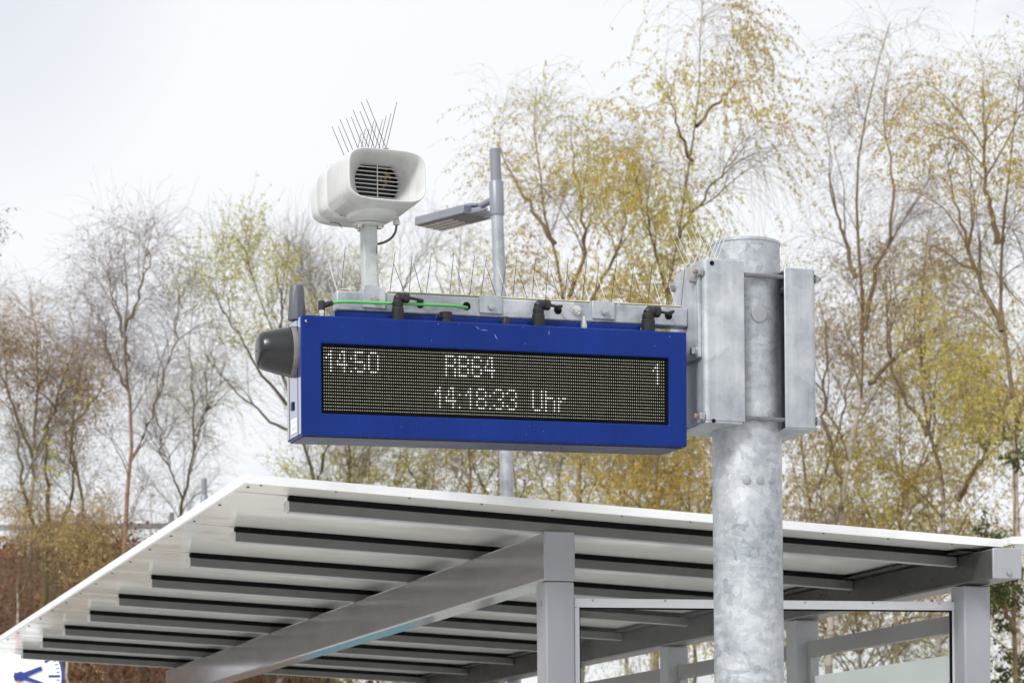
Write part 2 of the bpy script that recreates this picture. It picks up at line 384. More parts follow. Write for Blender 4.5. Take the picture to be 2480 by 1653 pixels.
# roof half behind, with the gap and some weeds
g = MB(); x2 = X1 + .022
g.hexa([(x2, Y0, 2.807), (5.55, Y0, 2.82), (5.55, YE, 2.82), (x2, YE, 2.807), (x2, Y0, 2.838), (5.55, Y0, 2.851), (5.55, YE, 2.851), (x2, YE, 2.838)])
part(g, 'rear_roof_panel', M_white)
part(MB().box((X1-.05, Y0+.013, 2.782), (X1+.07, YE, 2.789)), 'gutter', M_moss)
w = MB(); rr = random.Random(4)
for k in range(16):
    q = Vector((X1 + rr.uniform(-.02, .03), Y0 - .004, 2.80)); pts = [q]
    a = rr.uniform(-.5, .5)
    for j in range(5):
        q = q + Vector((.009*math.sin(a + j*.8), -.004 - .002*rr.random()*(j < 2), -.012*rr.uniform(.4, 1.4))); pts.append(q)
    w.tube(pts, [.0014, .0013, .0012, .001, .0008, .0005], 4)
weeds = tag(w.build('dry_moss_tuft', M_moss), 'small dry moss strands hanging from the roof gap over the grey beam end', 'moss')
# glazed end wall between the posts
YG = 9.665
def fr_pt(u, v): return PY(u, v, YG)
A = fr_pt(1391.5, 1447.5); B = fr_pt(2322, 1456.4)
fr = MB(); th = .035
zt0, zt1 = A.z, B.z
def topz(x): return zt0 + (zt1 - zt0) * (x - A.x) / (B.x - A.x)
hb, wl, wr = .036, .021, .03
def barx(mb, x0, x1, dz0, dz1, ya, yb):
    mb.hexa([(x0,ya,topz(x0)+dz0),(x1,ya,topz(x1)+dz0),(x1,yb,topz(x1)+dz0),(x0,yb,topz(x0)+dz0),(x0,ya,topz(x0)+dz1),(x1,ya,topz(x1)+dz1),(x1,yb,topz(x1)+dz1),(x0,yb,topz(x0)+dz1)])
barx(fr, A.x, B.x, -hb, 0, YG, YG+th)
gframe = part(fr, 'glass_frame', M_wfr, bevel=.002)
for x0, x1 in ((A.x, A.x+wl), (B.x-wr, B.x)):
    MB().box((x0, YG+.001, .15), (x1, YG+th, topz((x0+x1)/2)-hb-.001)).build('stile', M_wfr, gframe, bevel=.002, world=True)
MB().box((A.x, YG+.001, .11), (B.x, YG+th, .149)).build('bottom_rail', M_wfr, gframe, bevel=.002, world=True)
gz_ = MB(); sp = .006
def strip(x0, x1, z0, z1): gz_.box((x0, YG-.001, z0), (x1, YG+.006, z1))
gz_.hexa([(A.x+wl, YG+.004, topz(A.x)-hb-.006), (B.x-wr, YG+.004, topz(B.x)-hb-.006), (B.x-wr, YG+.02, topz(B.x)-hb-.006), (A.x+wl, YG+.02, topz(A.x)-hb-.006),
          (A.x+wl, YG+.004, topz(A.x)-hb), (B.x-wr, YG+.004, topz(B.x)-hb), (B.x-wr, YG+.02, topz(B.x)-hb), (A.x+wl, YG+.02, topz(A.x)-hb)])
gz_.box((A.x+wl, YG+.004, .15), (A.x+wl+.004, YG+.02, topz(A.x)-hb-.007)); gz_.box((B.x-wr-.006, YG+.004, .15), (B.x-wr, YG+.02, topz(B.x)-hb-.007))
gz_.build('glazing_seal', M_rubber, gframe, world=True)
MB().hexa([(A.x+wl, YG+.013, .15), (B.x-wr, YG+.013, .15), (B.x-wr, YG+.019, .15), (A.x+wl, YG+.019, .15),
           (A.x+wl, YG+.013, topz(A.x)-hb-.006), (B.x-wr, YG+.013, topz(B.x)-hb-.006), (B.x-wr, YG+.019, topz(B.x)-hb-.006), (A.x+wl, YG+.019, topz(A.x)-hb-.006)]).build('glass_pane', M_glass, gframe, world=True)
for u, v in ((1436, 1453), (1611, 1454), (1949.6, 1458), (2114, 1459), (2274.6, 1460.5), (2318, 1489)):
    q = fr_pt(u, v); MB().lathe([(0, .0048), (.0025, .004)], (q.x, YG-.0005, q.z), (0, -1, 0), 10).build('frame_screw', M_steel, gframe, world=True)
# back wall bays along the platform
XW = 5.185
zt = PXp(2297, 1490, XW).z; zf = PXp(2294, 1584.7, XW).z
py = [9.5743, 11.27, 12.95, 14.64, 16.33, 17.75]
for k in range(5):
    ya, yb = py[k] + .123, py[k+1] - .002
    f = MB(); f.box((XW, ya, zt-.075), (XW+.035, yb, zt))
    f.box((XW, ya, .15), (XW+.035, ya+.04, zt-.076)); f.box((XW, yb-.04, .15), (XW+.035, yb, zt-.076)); f.box((XW, ya, .1), (XW+.035, yb, .149))
    bw = part(f, 'glass_frame', M_gpaint, bevel=.002)
    MB().box((XW+.014, ya+.0405, .15), (XW+.02, yb-.0405, zt-.0755)).build('glass_pane', M_glass, bw, world=True)
    y1 = ya + (yb - ya) * (1 if k != 1 else 1)
    MB().add([(XW+.0212, ya+.042, .6), (XW+.0212, yb-.042, .6), (XW+.0212, yb-.042, zf), (XW+.0212, ya+.042, zf)], [(0, 1, 2, 3)]).build('frosted_band', M_frost, bw, world=True)

# turquoise cabinet on the platform behind: the photo shows it as a reflection in the beam and roof undersides
tc_ = tag(empty('platform_cabinet', (7.1, 27, 0), (0, 0, -.27)), 'turquoise cabinet on the platform beyond the shelter, mirrored in the beam underside', 'cabinet')
M_teal = paint('turquoise_paint', (.02, .15, .20), (.025, .18, .235), .35, 0, 4)
MB().box((-.62, -.35, .12), (.62, .35, 1.85)).build('body', M_teal, tc_, bevel=.02)
MB().box((-.56, -.30, 0), (.56, .30, .119)).build('plinth', M_gdark, tc_)
MB().box((-.64, -.37, 1.851), (.64, .37, 1.9)).build('top', M_gdark, tc_, bevel=.01)
MB().box((-.5, -.358, .3), (.5, -.351, 1.7)).build('door', M_teal, tc_, bevel=.002)

# ================================================================== SUPPORT POLE
PX, PYY, PR = 3.7486, 8.653, .1278
ztop = PY(1800, 590, PYY).z
pole = tag(empty('support_pole', (PX, PYY, 0)), 'thick round galvanised steel pole carrying the blue display, in front of the shelter', 'pole')
part(MB().lathe([(-.05, PR), (ztop-.05, PR), (ztop-.0495, PR-.001), (ztop-.012, PR-.001)], (PX, PYY, 0), (0, 0, 1), 72), 'pole_tube', M_pole, pole)
part(MB().lathe([(0, PR+.0015), (.009, PR+.0015), (.012, PR-.004)], (PX, PYY, ztop-.0118), (0, 0, 1), 72), 'pole_cap', M_galv, pole)
def plug(u, v, r):
    d = ray(u, v); a = d.x**2 + d.y**2; bq = -2*(d.x*PX + d.y*PYY); c = PX**2 + PYY**2 - PR**2
    t = (-bq - math.sqrt(bq*bq - 4*a*c)) / (2*a); q = CAM + d*t
    n = Vector((q.x-PX, q.y-PYY, 0)).normalized()
    part(MB().lathe([(-r*.25, r), (.002, r), (.0045, r*.92), (.006, r*.6)], q, n, 28), 'plug', M_plug, pole)
M_plug = paint('grey_plug', (.27, .285, .30), (.31, .325, .34), .5, .1, 10)
plug(1838.5, 760.6, .031)
for u in (1808, 1841, 1868): plug(u, 1162, .0148)

# ================================================================== MOUNTING BRACKET (clamps, rods, arm)
br = tag(empty('mounting_bracket', (PX, PYY, PY(1760, 830, 8.5).z)), 'galvanised clamp bracket bolted round the pole with a box-section arm to the display', 'bracket')
YF, YB = 8.496, 8.80
def U_outline(x0, x1, y0, y1, t, open_right, r=.022):
    """channel outline seen from above, opening to +x or -x"""
    def arc(cx, cy, r, a0, a1, n=6): return [(cx + r*math.cos(a0+(a1-a0)*i/n), cy + r*math.sin(a0+(a1-a0)*i/n)) for i in range(n+1)]
    out = [(x1, y0)] + arc(x0+r, y0+r, r, -PI/2, -PI)[0:] + arc(x0+r, y1-r, r, PI, PI/2) + [(x1, y1), (x1, y1-t)]
    ri = max(r - t, .004)
    out += arc(x0+t+ri, y1-t-ri, ri, PI/2, PI) + arc(x0+t+ri, y0+t+ri, ri, PI, 3*PI/2) + [(x1, y0+t)]
    if not open_right: out = [(x0+x1-x, y) for x, y in out][::-1]
    return out
xa, xb = PY(1704, 700, YF).x, PY(1803, 700, YF).x
z1, z0 = PY(1750, 629, YF).z, PY(1760, 1022, YF).z
L = part(MB().prism(U_outline(xa, xb, YF, YB, .008, True), z0+.004, z1), 'clamp_half', M_galv, br, bevel=.003)
e = MB()
for za, zb in ((z0-.004, z0+.0038),):
    e.prism([(xa+.004, YB-.004), (xa+.004, YF+.01), (xa+.014, YF+.001), (xb-.012, YF+.001), (xb, YF+.012), (xb, PYY-.14), (PX-.105, PYY-.09), (PX-.132, PYY), (PX-.105, PYY+.09), (xb, PYY+.14), (xb, YB-.004)], za, zb)
e.build('end_plate', M_galv, L, bevel=.002, world=True)
MB().box((xa+.009, YF+.009, z1-.012), (xb-.06, YB-.01, z1-.004)).build('end_plate', M_galv, L, bevel=.002, world=True)
for u, v, r in ((1724, 637, .0085), (1728.5, 1018.5, .0075)):
    q = PY(u, v, YF-.0005); MB().lathe([(0, r), (.0012, r)], q, (0, -1, 0), 20).build('drain_hole', M_rubber, L, world=True)
xc, xd = PY(1900, 700, YF).x, PY(1977.5, 700, YF).x
z3, z2 = PY(1940, 650, YF).z, PY(1940, 1036, YF).z
Rr = part(MB().prism(U_outline(xc, xd, YF, YB, .008, False), z2, z3), 'clamp_half', M_galv, br, bevel=.003)
for za, zb in ((z2-.005, z2-.0005), (z3-.012, z3-.004)):
    d = 0 if za < z2 else .0085
    e = MB(); e.prism([(xd-.006-d, YB-.004-d), (xd-.006-d, YF+.008+d), (xd-.02, YF+.002+d), (xc+.004, YF+.002+d), (xc, YF+.01+d), (xc, PYY-.10), (PX+.131, PYY), (xc, PYY+.10), (xc, YB-.004-d)], za, zb)
    e.build('end_plate', M_galv, Rr, bevel=.002, world=True)
# rods
for zz, nm in ((PY(1850, 668, PYY-.141).z, 'top'), (PY(1850, 1014, PYY-.141).z, 'bottom')):
    for yy in (PYY-.141, PYY+.141):
        if yy > PYY: yy = YB - .012 - .008
        rod = part(MB().tube([(xa-.028, yy, zz), (xd+.022, yy, zz)], .0082, 14), 'threaded_rod', M_rod if 'M_rod' in globals() else M_steel, br)
        for xx, sg, rr_, hh_ in ((xa-.0002, -1, .014, .018), (xd+.0002, 1, .013, .015)):
            n = MB(); hexbolt(n, (xx, yy, zz), (sg, 0, 0), rr_, hh_); n.build('nut', M_steel, rod, world=True)
        MB().lathe([(0, .0088), (.004, .0088), (.006, .007)], (xa-.0275, yy, zz), (-1, 0, 0), 14).build('rod_end', M_rust, rod, world=True)
# arm end plate with chamfered rear top corner, on the left web
zpt, zpb = PY(1703, 660, YF+.03).z, PY(1702, 865, YF+.03).z
M = Matrix(((0, 0, 1, 0), (1, 0, 0, 0), (0, 1, 0, 0), (0, 0, 0, 1)))   # (a,b,c) -> x=c, y=a, z=b
part(MB().prism([(YF+.022, zpb), (YB-.012, zpb), (YB-.012, zpt-.075), (YB-.11, zpt), (YF+.022, zpt)], xa-.0135, xa-.0005, M), 'arm_plate', M_galv, br, bevel=.002)
for u, v in ((1683, 675), (1684.5, 850)):
    n = MB(); q = PXp(u, v, xa-.0137); hexbolt(n, q, (-1, 0, 0), .0155, .02); part(n, 'plate_bolt', M_steel, br)
# arm
YBF = 8.612
qa, qb = PY(814.4, 701.6, YBF), PY(1668, 744.5, YBF)
qc = PY(814.4, 750.5, YBF)
ah = qa.z - qc.z
xe = xa - .014
def armz(x): return qa.z + (qb.z - qa.z) * (x - qa.x) / (qb.x - qa.x)
ab = MB(); xl_ = qa.x
ab.hexa([(xl_, YBF, armz(xl_)-ah), (xe, YBF, armz(xe)-ah), (xe, YBF+.06, armz(xe)-ah), (xl_, YBF+.06, armz(xl_)-ah), (xl_, YBF, armz(xl_)), (xe, YBF, armz(xe)), (xe, YBF+.06, armz(xe)), (xl_, YBF+.06, armz(xl_))])
arm = part(ab, 'arm', M_beam, br, bevel=.007, seg=3)
HOLES = [(1017.5, 736), (1130, 741), (1351, 750.5), (1619, 764)]
for u, v in HOLES:
    q = PY(u, v, YBF-.0006); MB().lathe([(0, .0145), (.001, .0145)], q, (0, -1, 0), 24).build('cable_hole', M_rubber, arm, world=True)
for k, (u0, v0, u1, v1, bu, bv) in enumerate(((877, 697, 933, 748, 908, 725), (1160, 714.5, 1215, 761.5, 1189, 743), (1433, 728, 1488, 775, 1463, 755))):
    q0, q1 = PY(u0, v0, YBF), PY(u1, v1, YBF)
    m = MB(); a0, a1 = armz(q0.x)+.0003, armz(q1.x)+.0003
    zb = q1.z
    m.hexa([(q0.x, YBF-.007, zb+.001), (q1.x, YBF-.007, zb), (q1.x, YBF-.0005, zb), (q0.x, YBF-.0005, zb+.001), (q0.x, YBF-.007, a0+.006), (q1.x, YBF-.007, a1+.006), (q1.x, YBF-.0005, a1+.006), (q0.x, YBF-.0005, a0+.006)])
    m.hexa([(q0.x, YBF-.0004, a0), (q1.x, YBF-.0004, a1), (q1.x, YBF+.066, a1), (q0.x, YBF+.066, a0), (q0.x, YBF-.0004, a0+.006), (q1.x, YBF-.0004, a1+.006), (q1.x, YBF+.066, a1+.006), (q0.x, YBF+.066, a0+.006)])
    sd = part(m, 'saddle_strap', M_galv, br, bevel=.0015)
    n = MB(); hexbolt(n, PY(bu, bv, YBF-.0073), (0, -1, 0), .0125, .012, washer=False); n.build('bolt', M_steel, sd, world=True)
n = MB(); hexbolt(n, PY(1395.5, 751, YBF-.0002), (0, -1, 0), .0135, .017); n.build('bolt', M_stain, arm, world=True)
for u, v in ((848, 702.5), (1497, 731.5)):
    n = MB(); q = PY(u, v, YBF+.03); hexbolt(n, (q.x, q.y, armz(q.x)), (0, 0, 1), .0085, .016, tip=.006, tipr=.005)
    n.build('top_nut', M_stain, arm, world=True)

# ================================================================== DEPARTURE DISPLAY
disp = tag(empty('departure_display', (2.7517, 8.53, 3.2072), (.0342, -.0067, -.016)), 'long blue departure display box with black dot-matrix screen, hung under the arm', 'display')
DM = Matrix.LocRotScale(disp.location, disp.rotation_euler, None)
W2, H2, DD = 1.4146/2, .4105/2, .2302
def dloc(u, v, yl=0.0):
    """point of the plane y=yl of the display frame seen at (u, v)"""
    o = DM @ Vector((0, yl, 0)); nrm = DM.to_3x3() @ Vector((0, 1, 0)); d = ray(u, v)
    return DM.inverted() @ (CAM + d * ((o - CAM).dot(nrm) / d.dot(nrm)))
sx0, sx1, sz0, sz1 = -.6352, .6392, -.1282, .1112
rc = .014
h = MB()
O = [(-W2, 0, -H2), (W2, 0, -H2), (W2, 0, H2), (-W2, 0, H2)]
I = [(sx0, 0, sz0), (sx1, 0, sz0), (sx1, 0, sz1), (sx0, 0, sz1)]
J = [(x, rc, z) for x, y, z in I]; K_ = [(x, DD, z) for x, y, z in O]
vs = O + I + J + K_
fq = [(i, (i+1) % 4, 4+(i+1) % 4, 4+i) for i in range(4)] + [(4+i, 4+(i+1) % 4, 8+(i+1) % 4, 8+i) for i in range(4)] + [(8, 9, 10, 11)]
fq += [(i, 12+i, 12+(i+1) % 4, (i+1) % 4) for i in range(4)] + [(12, 15, 14, 13)]
h.add(vs, fq)
hou = h.build('housing', M_blue, disp, bevel=.006, seg=3)
MB().box((sx0+.001, rc-.004, sz0+.001), (sx1-.001, rc-.0005, sz1-.001)).build('screen', M_screen, disp)
# LED grid 158 x 20
la, lb, lc = dloc(784.4, 841.0, rc-.004), dloc(1608.6, 876.9, rc-.004), dloc(1605.8, 1019, rc-.004)
NC, NR = 158, 20
lx0, lx1 = la.x, (lb.x + lc.x)/2
lz1 = (la.z + lb.z)/2; lz0 = lc.z
G = {'0': ['.###.','#...#','#...#','#...#','#...#','#...#','.###.'], '1': ['..#','.##','#.#','..#','..#','..#','..#'],
     '3': ['.###.','#...#','....#','..##.','....#','#...#','.###.'], '4': ['..##.','.#.#.','.#.#.','#..#.','#####','...#.','...#.'],
     '5': ['####.','#....','#....','####.','....#','#...#','.###.'], '6': ['.###.','#...#','#....','####.','#...#','#...#','.###.'],
     '8': ['.###.','#...#','#...#','.###.','#...#','#...#','.###.'], 'R': ['####.','#...#','#...#','####.','#...#','#...#','#...#'],
     'B': ['####.','#...#','#...#','####.','#...#','#...#','####.'], ':': ['.','.','#','.','.','.','#'],
     'U': ['#...#','#...#','#...#','#...#','#...#','#...#','.###.'], 'h': ['#....','#....','####.','#...#','#...#','#...#','#...#'],
     'r': ['....','....','#.##','##..','#...','#...','#...']}
lit = set()
def text(chars, row):
    for ch, c0 in chars:
        for r_, line in enumerate(G[ch]):
            for c_, x in enumerate(line):
                if x == '#': lit.add((c0+c_, row+r_))
text([('1', 1), ('4', 6), (':', 12), ('5', 14), ('0', 20), ('R', 55), ('B', 61), ('6', 67), ('4', 73), ('1', 152)], 1)
text([('1', 50), ('4', 55), (':', 61), ('1', 64), ('8', 69), (':', 75), ('3', 77), ('3', 83), ('U', 95), ('h', 101), ('r', 107)], 11)
off, words_ = MB(), {}
M_lit = emis('lit_led', (1, 1, .93), .9)
for r_ in range(NR):
    z = lz1 + (lz0-lz1)*r_/(NR-1)
    for c_ in range(NC):
        x = lx0 + (lx1-lx0)*c_/(NC-1); y = rc-.0045
        t = (c_, r_) in lit; rad = .0024 if t else .0017
        wk = (r_ > 9, c_ // 48 if r_ < 10 else c_ // 91)
        (words_.setdefault(wk, MB()) if t else off).add([(x+rad*math.cos(a), y-(.0008 if t else 0), z+rad*1.08*math.sin(a)) for a in (PI*.17, PI*.5, PI*.83, PI*1.17, PI*1.5, PI*1.83)], [(5, 4, 3, 2, 1, 0)])
M_led = paint('led_phosphor', (.46, .455, .33), (.62, .615, .45), .5, 0, 160)
leds = off.build('led_dots', M_led, disp, smooth=0)
for m_ in words_.values(): m_.build('lit_text', M_lit, disp, smooth=0)
MB().box((-W2-.0004, .006, -H2+.006), (-W2+.004, DD-.002, H2-.006)).build('end_panel', M_blueend, disp, bevel=.001)
# underside tray with its dim reflection in the colour, seams, latch, sticker on the end
MB().box((-W2+.010, .016, -H2-.004), (W2-.012, DD-.004, -H2+.002)).build('bottom_cover', M_bluedk, disp, bevel=.003)
for y in (.052, DD-.04): MB().box((-W2-.0012, y, -H2+.004), (-W2+.001, y+.003, H2-.004)).build('side_seam', M_rubber, disp, smooth=0)
MB().box((-W2-.006, .125, -.105), (-W2, .150, -.075)).build('latch', M_black, disp, bevel=.002)
stk = MB().box((-W2-.0014, .075, -.185), (-W2, .165, -.135)).build('sticker', M_sticker, disp, smooth=0)
pr = MB()
for k in range(7): pr.box((-W2-.0018, .09+k*.009, -.177), (-W2-.0015, .094+k*.009, -.162))
pr.box((-W2-.0018, .088, -.15), (-W2-.0015, .15, -.146)); pr.box((-W2-.0018, .088, -.142), (-W2-.0015, .12, -.139))
pr.build('sticker_print', M_print, stk, smooth=0)
# raised blue spine on the top
q0, q1 = dloc(809.5, 760, .075), dloc(1549.6, 795, .075)
MB().box((q0.x, .062, H2-.002), (q1.x, DD-.05, H2+.028)).build('top_spine', M_blue, disp, bevel=.004)
# horn-like sensor dome on the end
dm = MB(); c0 = Vector((-W2, .115, .094))
dm.lathe([(0, .0885), (.012, .0885), (.018, .086)], c0, (-1, 0, 0), 48, mi=1)
dm.lathe([(.0182, .086), (.05, .080), (.09, .0705), (.112, .0645), (.122, .058), (.128, .046), (.1305, .03), (.131, .0)], c0, (-1, 0, 0), 48)
dm.lathe([(.129, .004), (.133, .004)], c0, (-1, 0, 0), 12, mi=1)
dm.build('sensor_dome', [M_dome, M_domering], disp)
# antenna
q = dloc(719, 760, .12)
an = MB(); an.lathe([(0, .0325), (.03, .0315), (.112, .0245), (.118, .022), (.119, 0)], (q.x, .12, H2), (0, 0, 1), 10)
an.build('antenna', M_ant, disp)
# connectors
def conn(ul, ur, vt, elbow, nutu=None, hole=None):
    a, b_ = dloc(ul, 760, .03), dloc(ur, 760, .03); x = (a.x+b_.x)/2; r = (b_.x-a.x)/2*1.0
    ztp = dloc((ul+ur)/2, vt, .03).z
    root = MB(); y = .034
    hgt = ztp - H2
    if elbow:
        zb = H2 + hgt*.52
        root.lathe([(-.002, r*1.02), (zb-H2-.004, r*1.02)], (x, y, H2), (0, 0, 1), 18)
        for k in range(18):
            a_ = 2*PI*k/18; root.box((x+r*1.02*math.cos(a_)-.0012, y+r*1.02*math.sin(a_)-.0012, H2), (x+r*1.02*math.cos(a_)+.0012, y+r*1.02*math.sin(a_)+.0012, H2+hgt*.42))
        root.lathe([(0, r*.9), (.003, r*.98), (.016, r*.98), (.017, r*.86)], (x, y, zb-.003), (0, 0, 1), 18)
        pts = [(x, y, zb+.012), (x, y, ztp-r*.95)]
        pts += [(x + r*.9*(1-math.cos(t)), y, ztp-r*.95 + 0*r + r*.0 + r*.35*math.sin(t)) for t in (.5, 1.0)]
        root.tube([(x, y, zb+.012), (x, y, ztp-r*1.1)], r*.82, 16)
        root.tube([(x, y, ztp-r*1.15), (x+.004, y, ztp-r*.75), (x+r*1.3, y, ztp-r*.85)], [r*.82, r*.8, r*.7], 16)
        zn = ztp - r*.85
        root.lathe([(0, r*.8), (.002, r*.95), (.019, r*.92), (.023, r*.7), (.025, r*.45)], (x+r*1.0, y, zn), (1, 0, -.05), 12)
        xe_ = x + r*1.0 + .024
        hq = DM.inverted() @ PY(hole[0], hole[1], YBF)
        cab = [(xe_, y, zn-.001), (xe_+(hq.x-xe_)*.5, y+.004, zn-.004), (hq.x-.002, y+.014, hq.z+.006), (hq.x+.001, hq.y-.006, hq.z), (hq.x+.001, hq.y+.002, hq.z-.001)]
        root.tube(cab, .0052, 10)
        return root.build('cable_connector', M_black, disp)
    return None
conn(951, 977, 707, True, None, HOLES[0]); conn(1291, 1318, 724, True, None, HOLES[2]); conn(1556, 1585, 739, True, None, HOLES[3])
# capped socket with strap
x = dloc(1081.5, 760, .03).x; r = .0195; cp = MB()
cp.lathe([(-.002, r*.95), (.014, r*.95), (.0145, r*1.02), (.036, r), (.038, r*.8)], (x, .034, H2), (0, 0, 1), 18)
for k in range(18):
    a_ = 2*PI*k/18; cp.box((x+r*1.02*math.cos(a_)-.0013, .034+r*1.02*math.sin(a_)-.0013, H2+.015), (x+r*1.02*math.cos(a_)+.0013, .034+r*1.02*math.sin(a_)+.0013, H2+.036))
cp.tube([(x, .034, H2+.037), (x-.02, .032, H2+.036), (x-.035, .03, H2+.026), (x-.04, .03, H2+.008), (x-.04, .03, H2-.001)], .002, 6)
cp.build('capped_socket', M_black, disp)
x = dloc(1225.5, 772, .03).x; cp = MB()
cp.lathe([(-.002, .0195), (.01, .0195), (.011, .017), (.015, .0165), (.016, .0145), (.02, .014), (.021, .012), (.025, .0115), (.026, .009), (.03, .0085)], (x, .034, H2), (0, 0, 1), 24)
cp.build('ribbed_gland', M_black, disp)
x = dloc(1415, 785, .03).x; cp = MB()
for k in range(3): cp.lathe([(k*.005, .0125), (k*.005+.004, .0125)], (x, .034, H2+.001), (0, 0, 1), 20)
cp.lathe([(.015, .011), (.026, .011)], (x, .034, H2+.001), (0, 0, 1), 6); cp.lathe([(.026, .0062), (.044, .0062)], (x, .034, H2+.001), (0, 0, 1), 14)
cp.build('earthing_stud', M_stain, disp)
# scratches in the paint
scx = MB(); r2 = random.Random(7)
for u, v, du, dv, wd in ((742, 772, 2, 8, .0026), (1197, 806, 9, 18, .0006), (1331, 800, -2, 12, .0005), (1150, 788, 12, 9, .0005), (1162, 797, 20, 3, .0005), (1622, 812, 1, 4, .0008)):
    p, q = dloc(u, v, 0), dloc(u+du, v+dv, 0); n_ = Vector((q.z-p.z, 0, -(q.x-p.x))).normalized()*wd
    yy = -.0006; mid = (p+q)/2 + n_*2
    scx.add([(p.x, yy, p.z), (mid.x-n_.x, yy, mid.z-n_.z), (q.x, yy, q.z), (mid.x+n_.x, yy, mid.z+n_.z)], [(0, 1, 2, 3)])
for k in range(14):
    x = r2.uniform(-.69, .69); z = r2.choice((r2.uniform(.125, .198), r2.uniform(-.195, -.14))); e_ = r2.uniform(.0006, .0013)
    scx.add([(x-e_, -.0006, z), (x, -.0006, z-e_), (x+e_, -.0006, z), (x, -.0006, z+e_)], [(0, 1, 2, 3)])
scx.build('paint_scratches', paint('bare_scratch', (.5, .52, .6), (.62, .64, .7), .5, 0, 30), disp, smooth=0)

# green data cable with its angled plug
gp = [(804, 733), (818, 731), (838, 730.2), (880, 731.5), (930, 733.5), (1000, 736), (1060, 738), (1100, 740), (1120, 743), (1131, 745.5)]
gpts = [PY(u, v, YBF-.034) for u, v in gp[:-2]] + [PY(1121, 743, YBF-.016), PY(1131, 745, YBF-.002)]
gc = tag(empty('green_cable', gpts[0]), 'bright green data cable along the arm, black angled plug at one end', 'cable')
part(MB().tube(gpts, .0058, 12), 'cable_sheath', M_green, gc)
k = MB(); a, b_ = PY(804, 733, YBF-.034), PY(783, 740, YBF-.034)
k.tube([a + (a-b_)*.05, b_], [.0085, .0095], 14); k.tube([a + (b_-a)*.35, a + (b_-a)*.45], .0105, 14)
q = PY(779, 740, YBF-.034); k.lathe([(-.016, .012), (.014, .012), (.016, .010)], q, (0, 0, 1), 14)
part(k, 'angled_plug', M_black, gc)
part(MB().lathe([(-.042, .0085), (-.03, .0085), (-.0295, .0105), (-.0162, .0105)], q, (0, 0, 1), 12), 'brass_fitting', M_stain, gc)

# ================================================================== LOUDSPEAKER
AZ = -.075
ax = Vector((math.sin(AZ), math.cos(AZ), 0)); rx = Vector((math.cos(AZ), -math.sin(AZ), 0))
fc = PY(938.5, 423.5, 8.385)
spk = tag(empty('loudspeaker', (fc.x, fc.y+.25, fc.z-.09)), 'off-white horn loudspeaker box on a short rust-streaked post above the blue display', 'loudspeaker')
def sect(s, hw, hh, n, cx=0, cz=0, K=56, clip=None):
    out = []
    for k in range(K):
        a = 2*PI*k/K; c_, s_ = math.cos(a), math.sin(a)
        x = hw*math.copysign(abs(c_)**(2/n), c_); z = hh*math.copysign(abs(s_)**(2/n), s_)
        if clip: z = max(-clip, min(clip, z))
        out.append(fc + ax*s + rx*(x+cx) + UP*(z+cz))
    return out
def loft(mb, secs, cap0=False, cap1=False, mi=0):
    K = len(secs[0]); vs = [p for s_ in secs for p in s_]
    f = [(i*K+k, i*K+(k+1) % K, (i+1)*K+(k+1) % K, (i+1)*K+k) for i in range(len(secs)-1) for k in range(K)]
    if cap0: f.append(tuple(range(K))[::-1])
    if cap1: f.append(tuple((len(secs)-1)*K+k for k in range(K)))
    mb.add(vs, f, mi)
HWf, HHf = .138, .087
b = MB()
loft(b, [sect(.118, .079, .079, 2.0, clip=.058), sect(.10, .083, .082, 2.1, clip=.061), sect(.07, .097, .078, 2.7, clip=.068), sect(.035, .116, .078, 3.6), sect(.006, HWf-.007, HHf-.006, 4.4), sect(.0015, HWf-.004, HHf-.0035, 4.4), sect(0, HWf-.001, HHf-.001, 4.4), sect(.0025, HWf+.0012, HHf+.0012, 4.4), sect(.009, HWf+.002, HHf+.002, 4.4)])
horn = part(b, 'horn', M_spk, spk, smooth=60)
b = MB()
loft(b, [sect(.0092, HWf+.0018, HHf+.0018, 4.4), sect(.06, HWf+.003, HHf+.004, 4.6), sect(.225, HWf+.004, HHf+.006, 4.8), sect(.2265, HWf+.0025, HHf+.0045, 4.8), sect(.229, HWf+.0025, HHf+.0045, 4.8),
         sect(.2305, HWf+.004, HHf+.006, 4.8), sect(.338, HWf+.003, HHf+.004, 4.6), sect(.3395, HWf+.0015, HHf+.0025, 4.6), sect(.342, HWf+.0015, HHf+.0025, 4.6), sect(.3435, HWf+.0025, HHf+.0035, 4.6),
         sect(.40, HWf-.001, HHf-.002, 4.4), sect(.455, HWf-.012, HHf-.012, 4.0), sect(.50, HWf-.030, HHf-.027, 3.6), sect(.545, HWf-.055, HHf-.045, 3.2), sect(.568, HWf-.08, HHf-.062, 3)], cap1=True)
part(b, 'housing', M_spk, spk, smooth=50)
# underside fairing (bulge in front of the mount) and access flap
b = MB()
K = 28; rings = []
for j, (sc_, dz) in enumerate(((1, 0), (.94, -.008), (.8, -.0145), (.55, -.018))):
    rings.append([fc + ax*(.205 + .115*sc_*math.sin(2*PI*k/K)) + rx*(.012 + .088*sc_*math.cos(2*PI*k/K)) + UP*(-HHf-.003 + dz) for k in range(K)])
loft(b, rings, cap1=True); part(b, 'mount_fairing', M_spk, spk, smooth=60)
b = MB()
for a0, a1 in (((-.095, .229), (-.035, .25)), ((-.035, .25), (-.01, .29)), ((-.095, .341), (-.06, .345)), ((-.06, .345), (-.03, .40))):
    p0 = fc + ax*a0[1] + rx*a0[0] + UP*(-HHf-.0052); p1_ = fc + ax*a1[1] + rx*a1[0] + UP*(-HHf-.0052)
    b.tube([p0, p1_], .0016, 6)
part(b, 'flap_seam', M_spkd, spk)
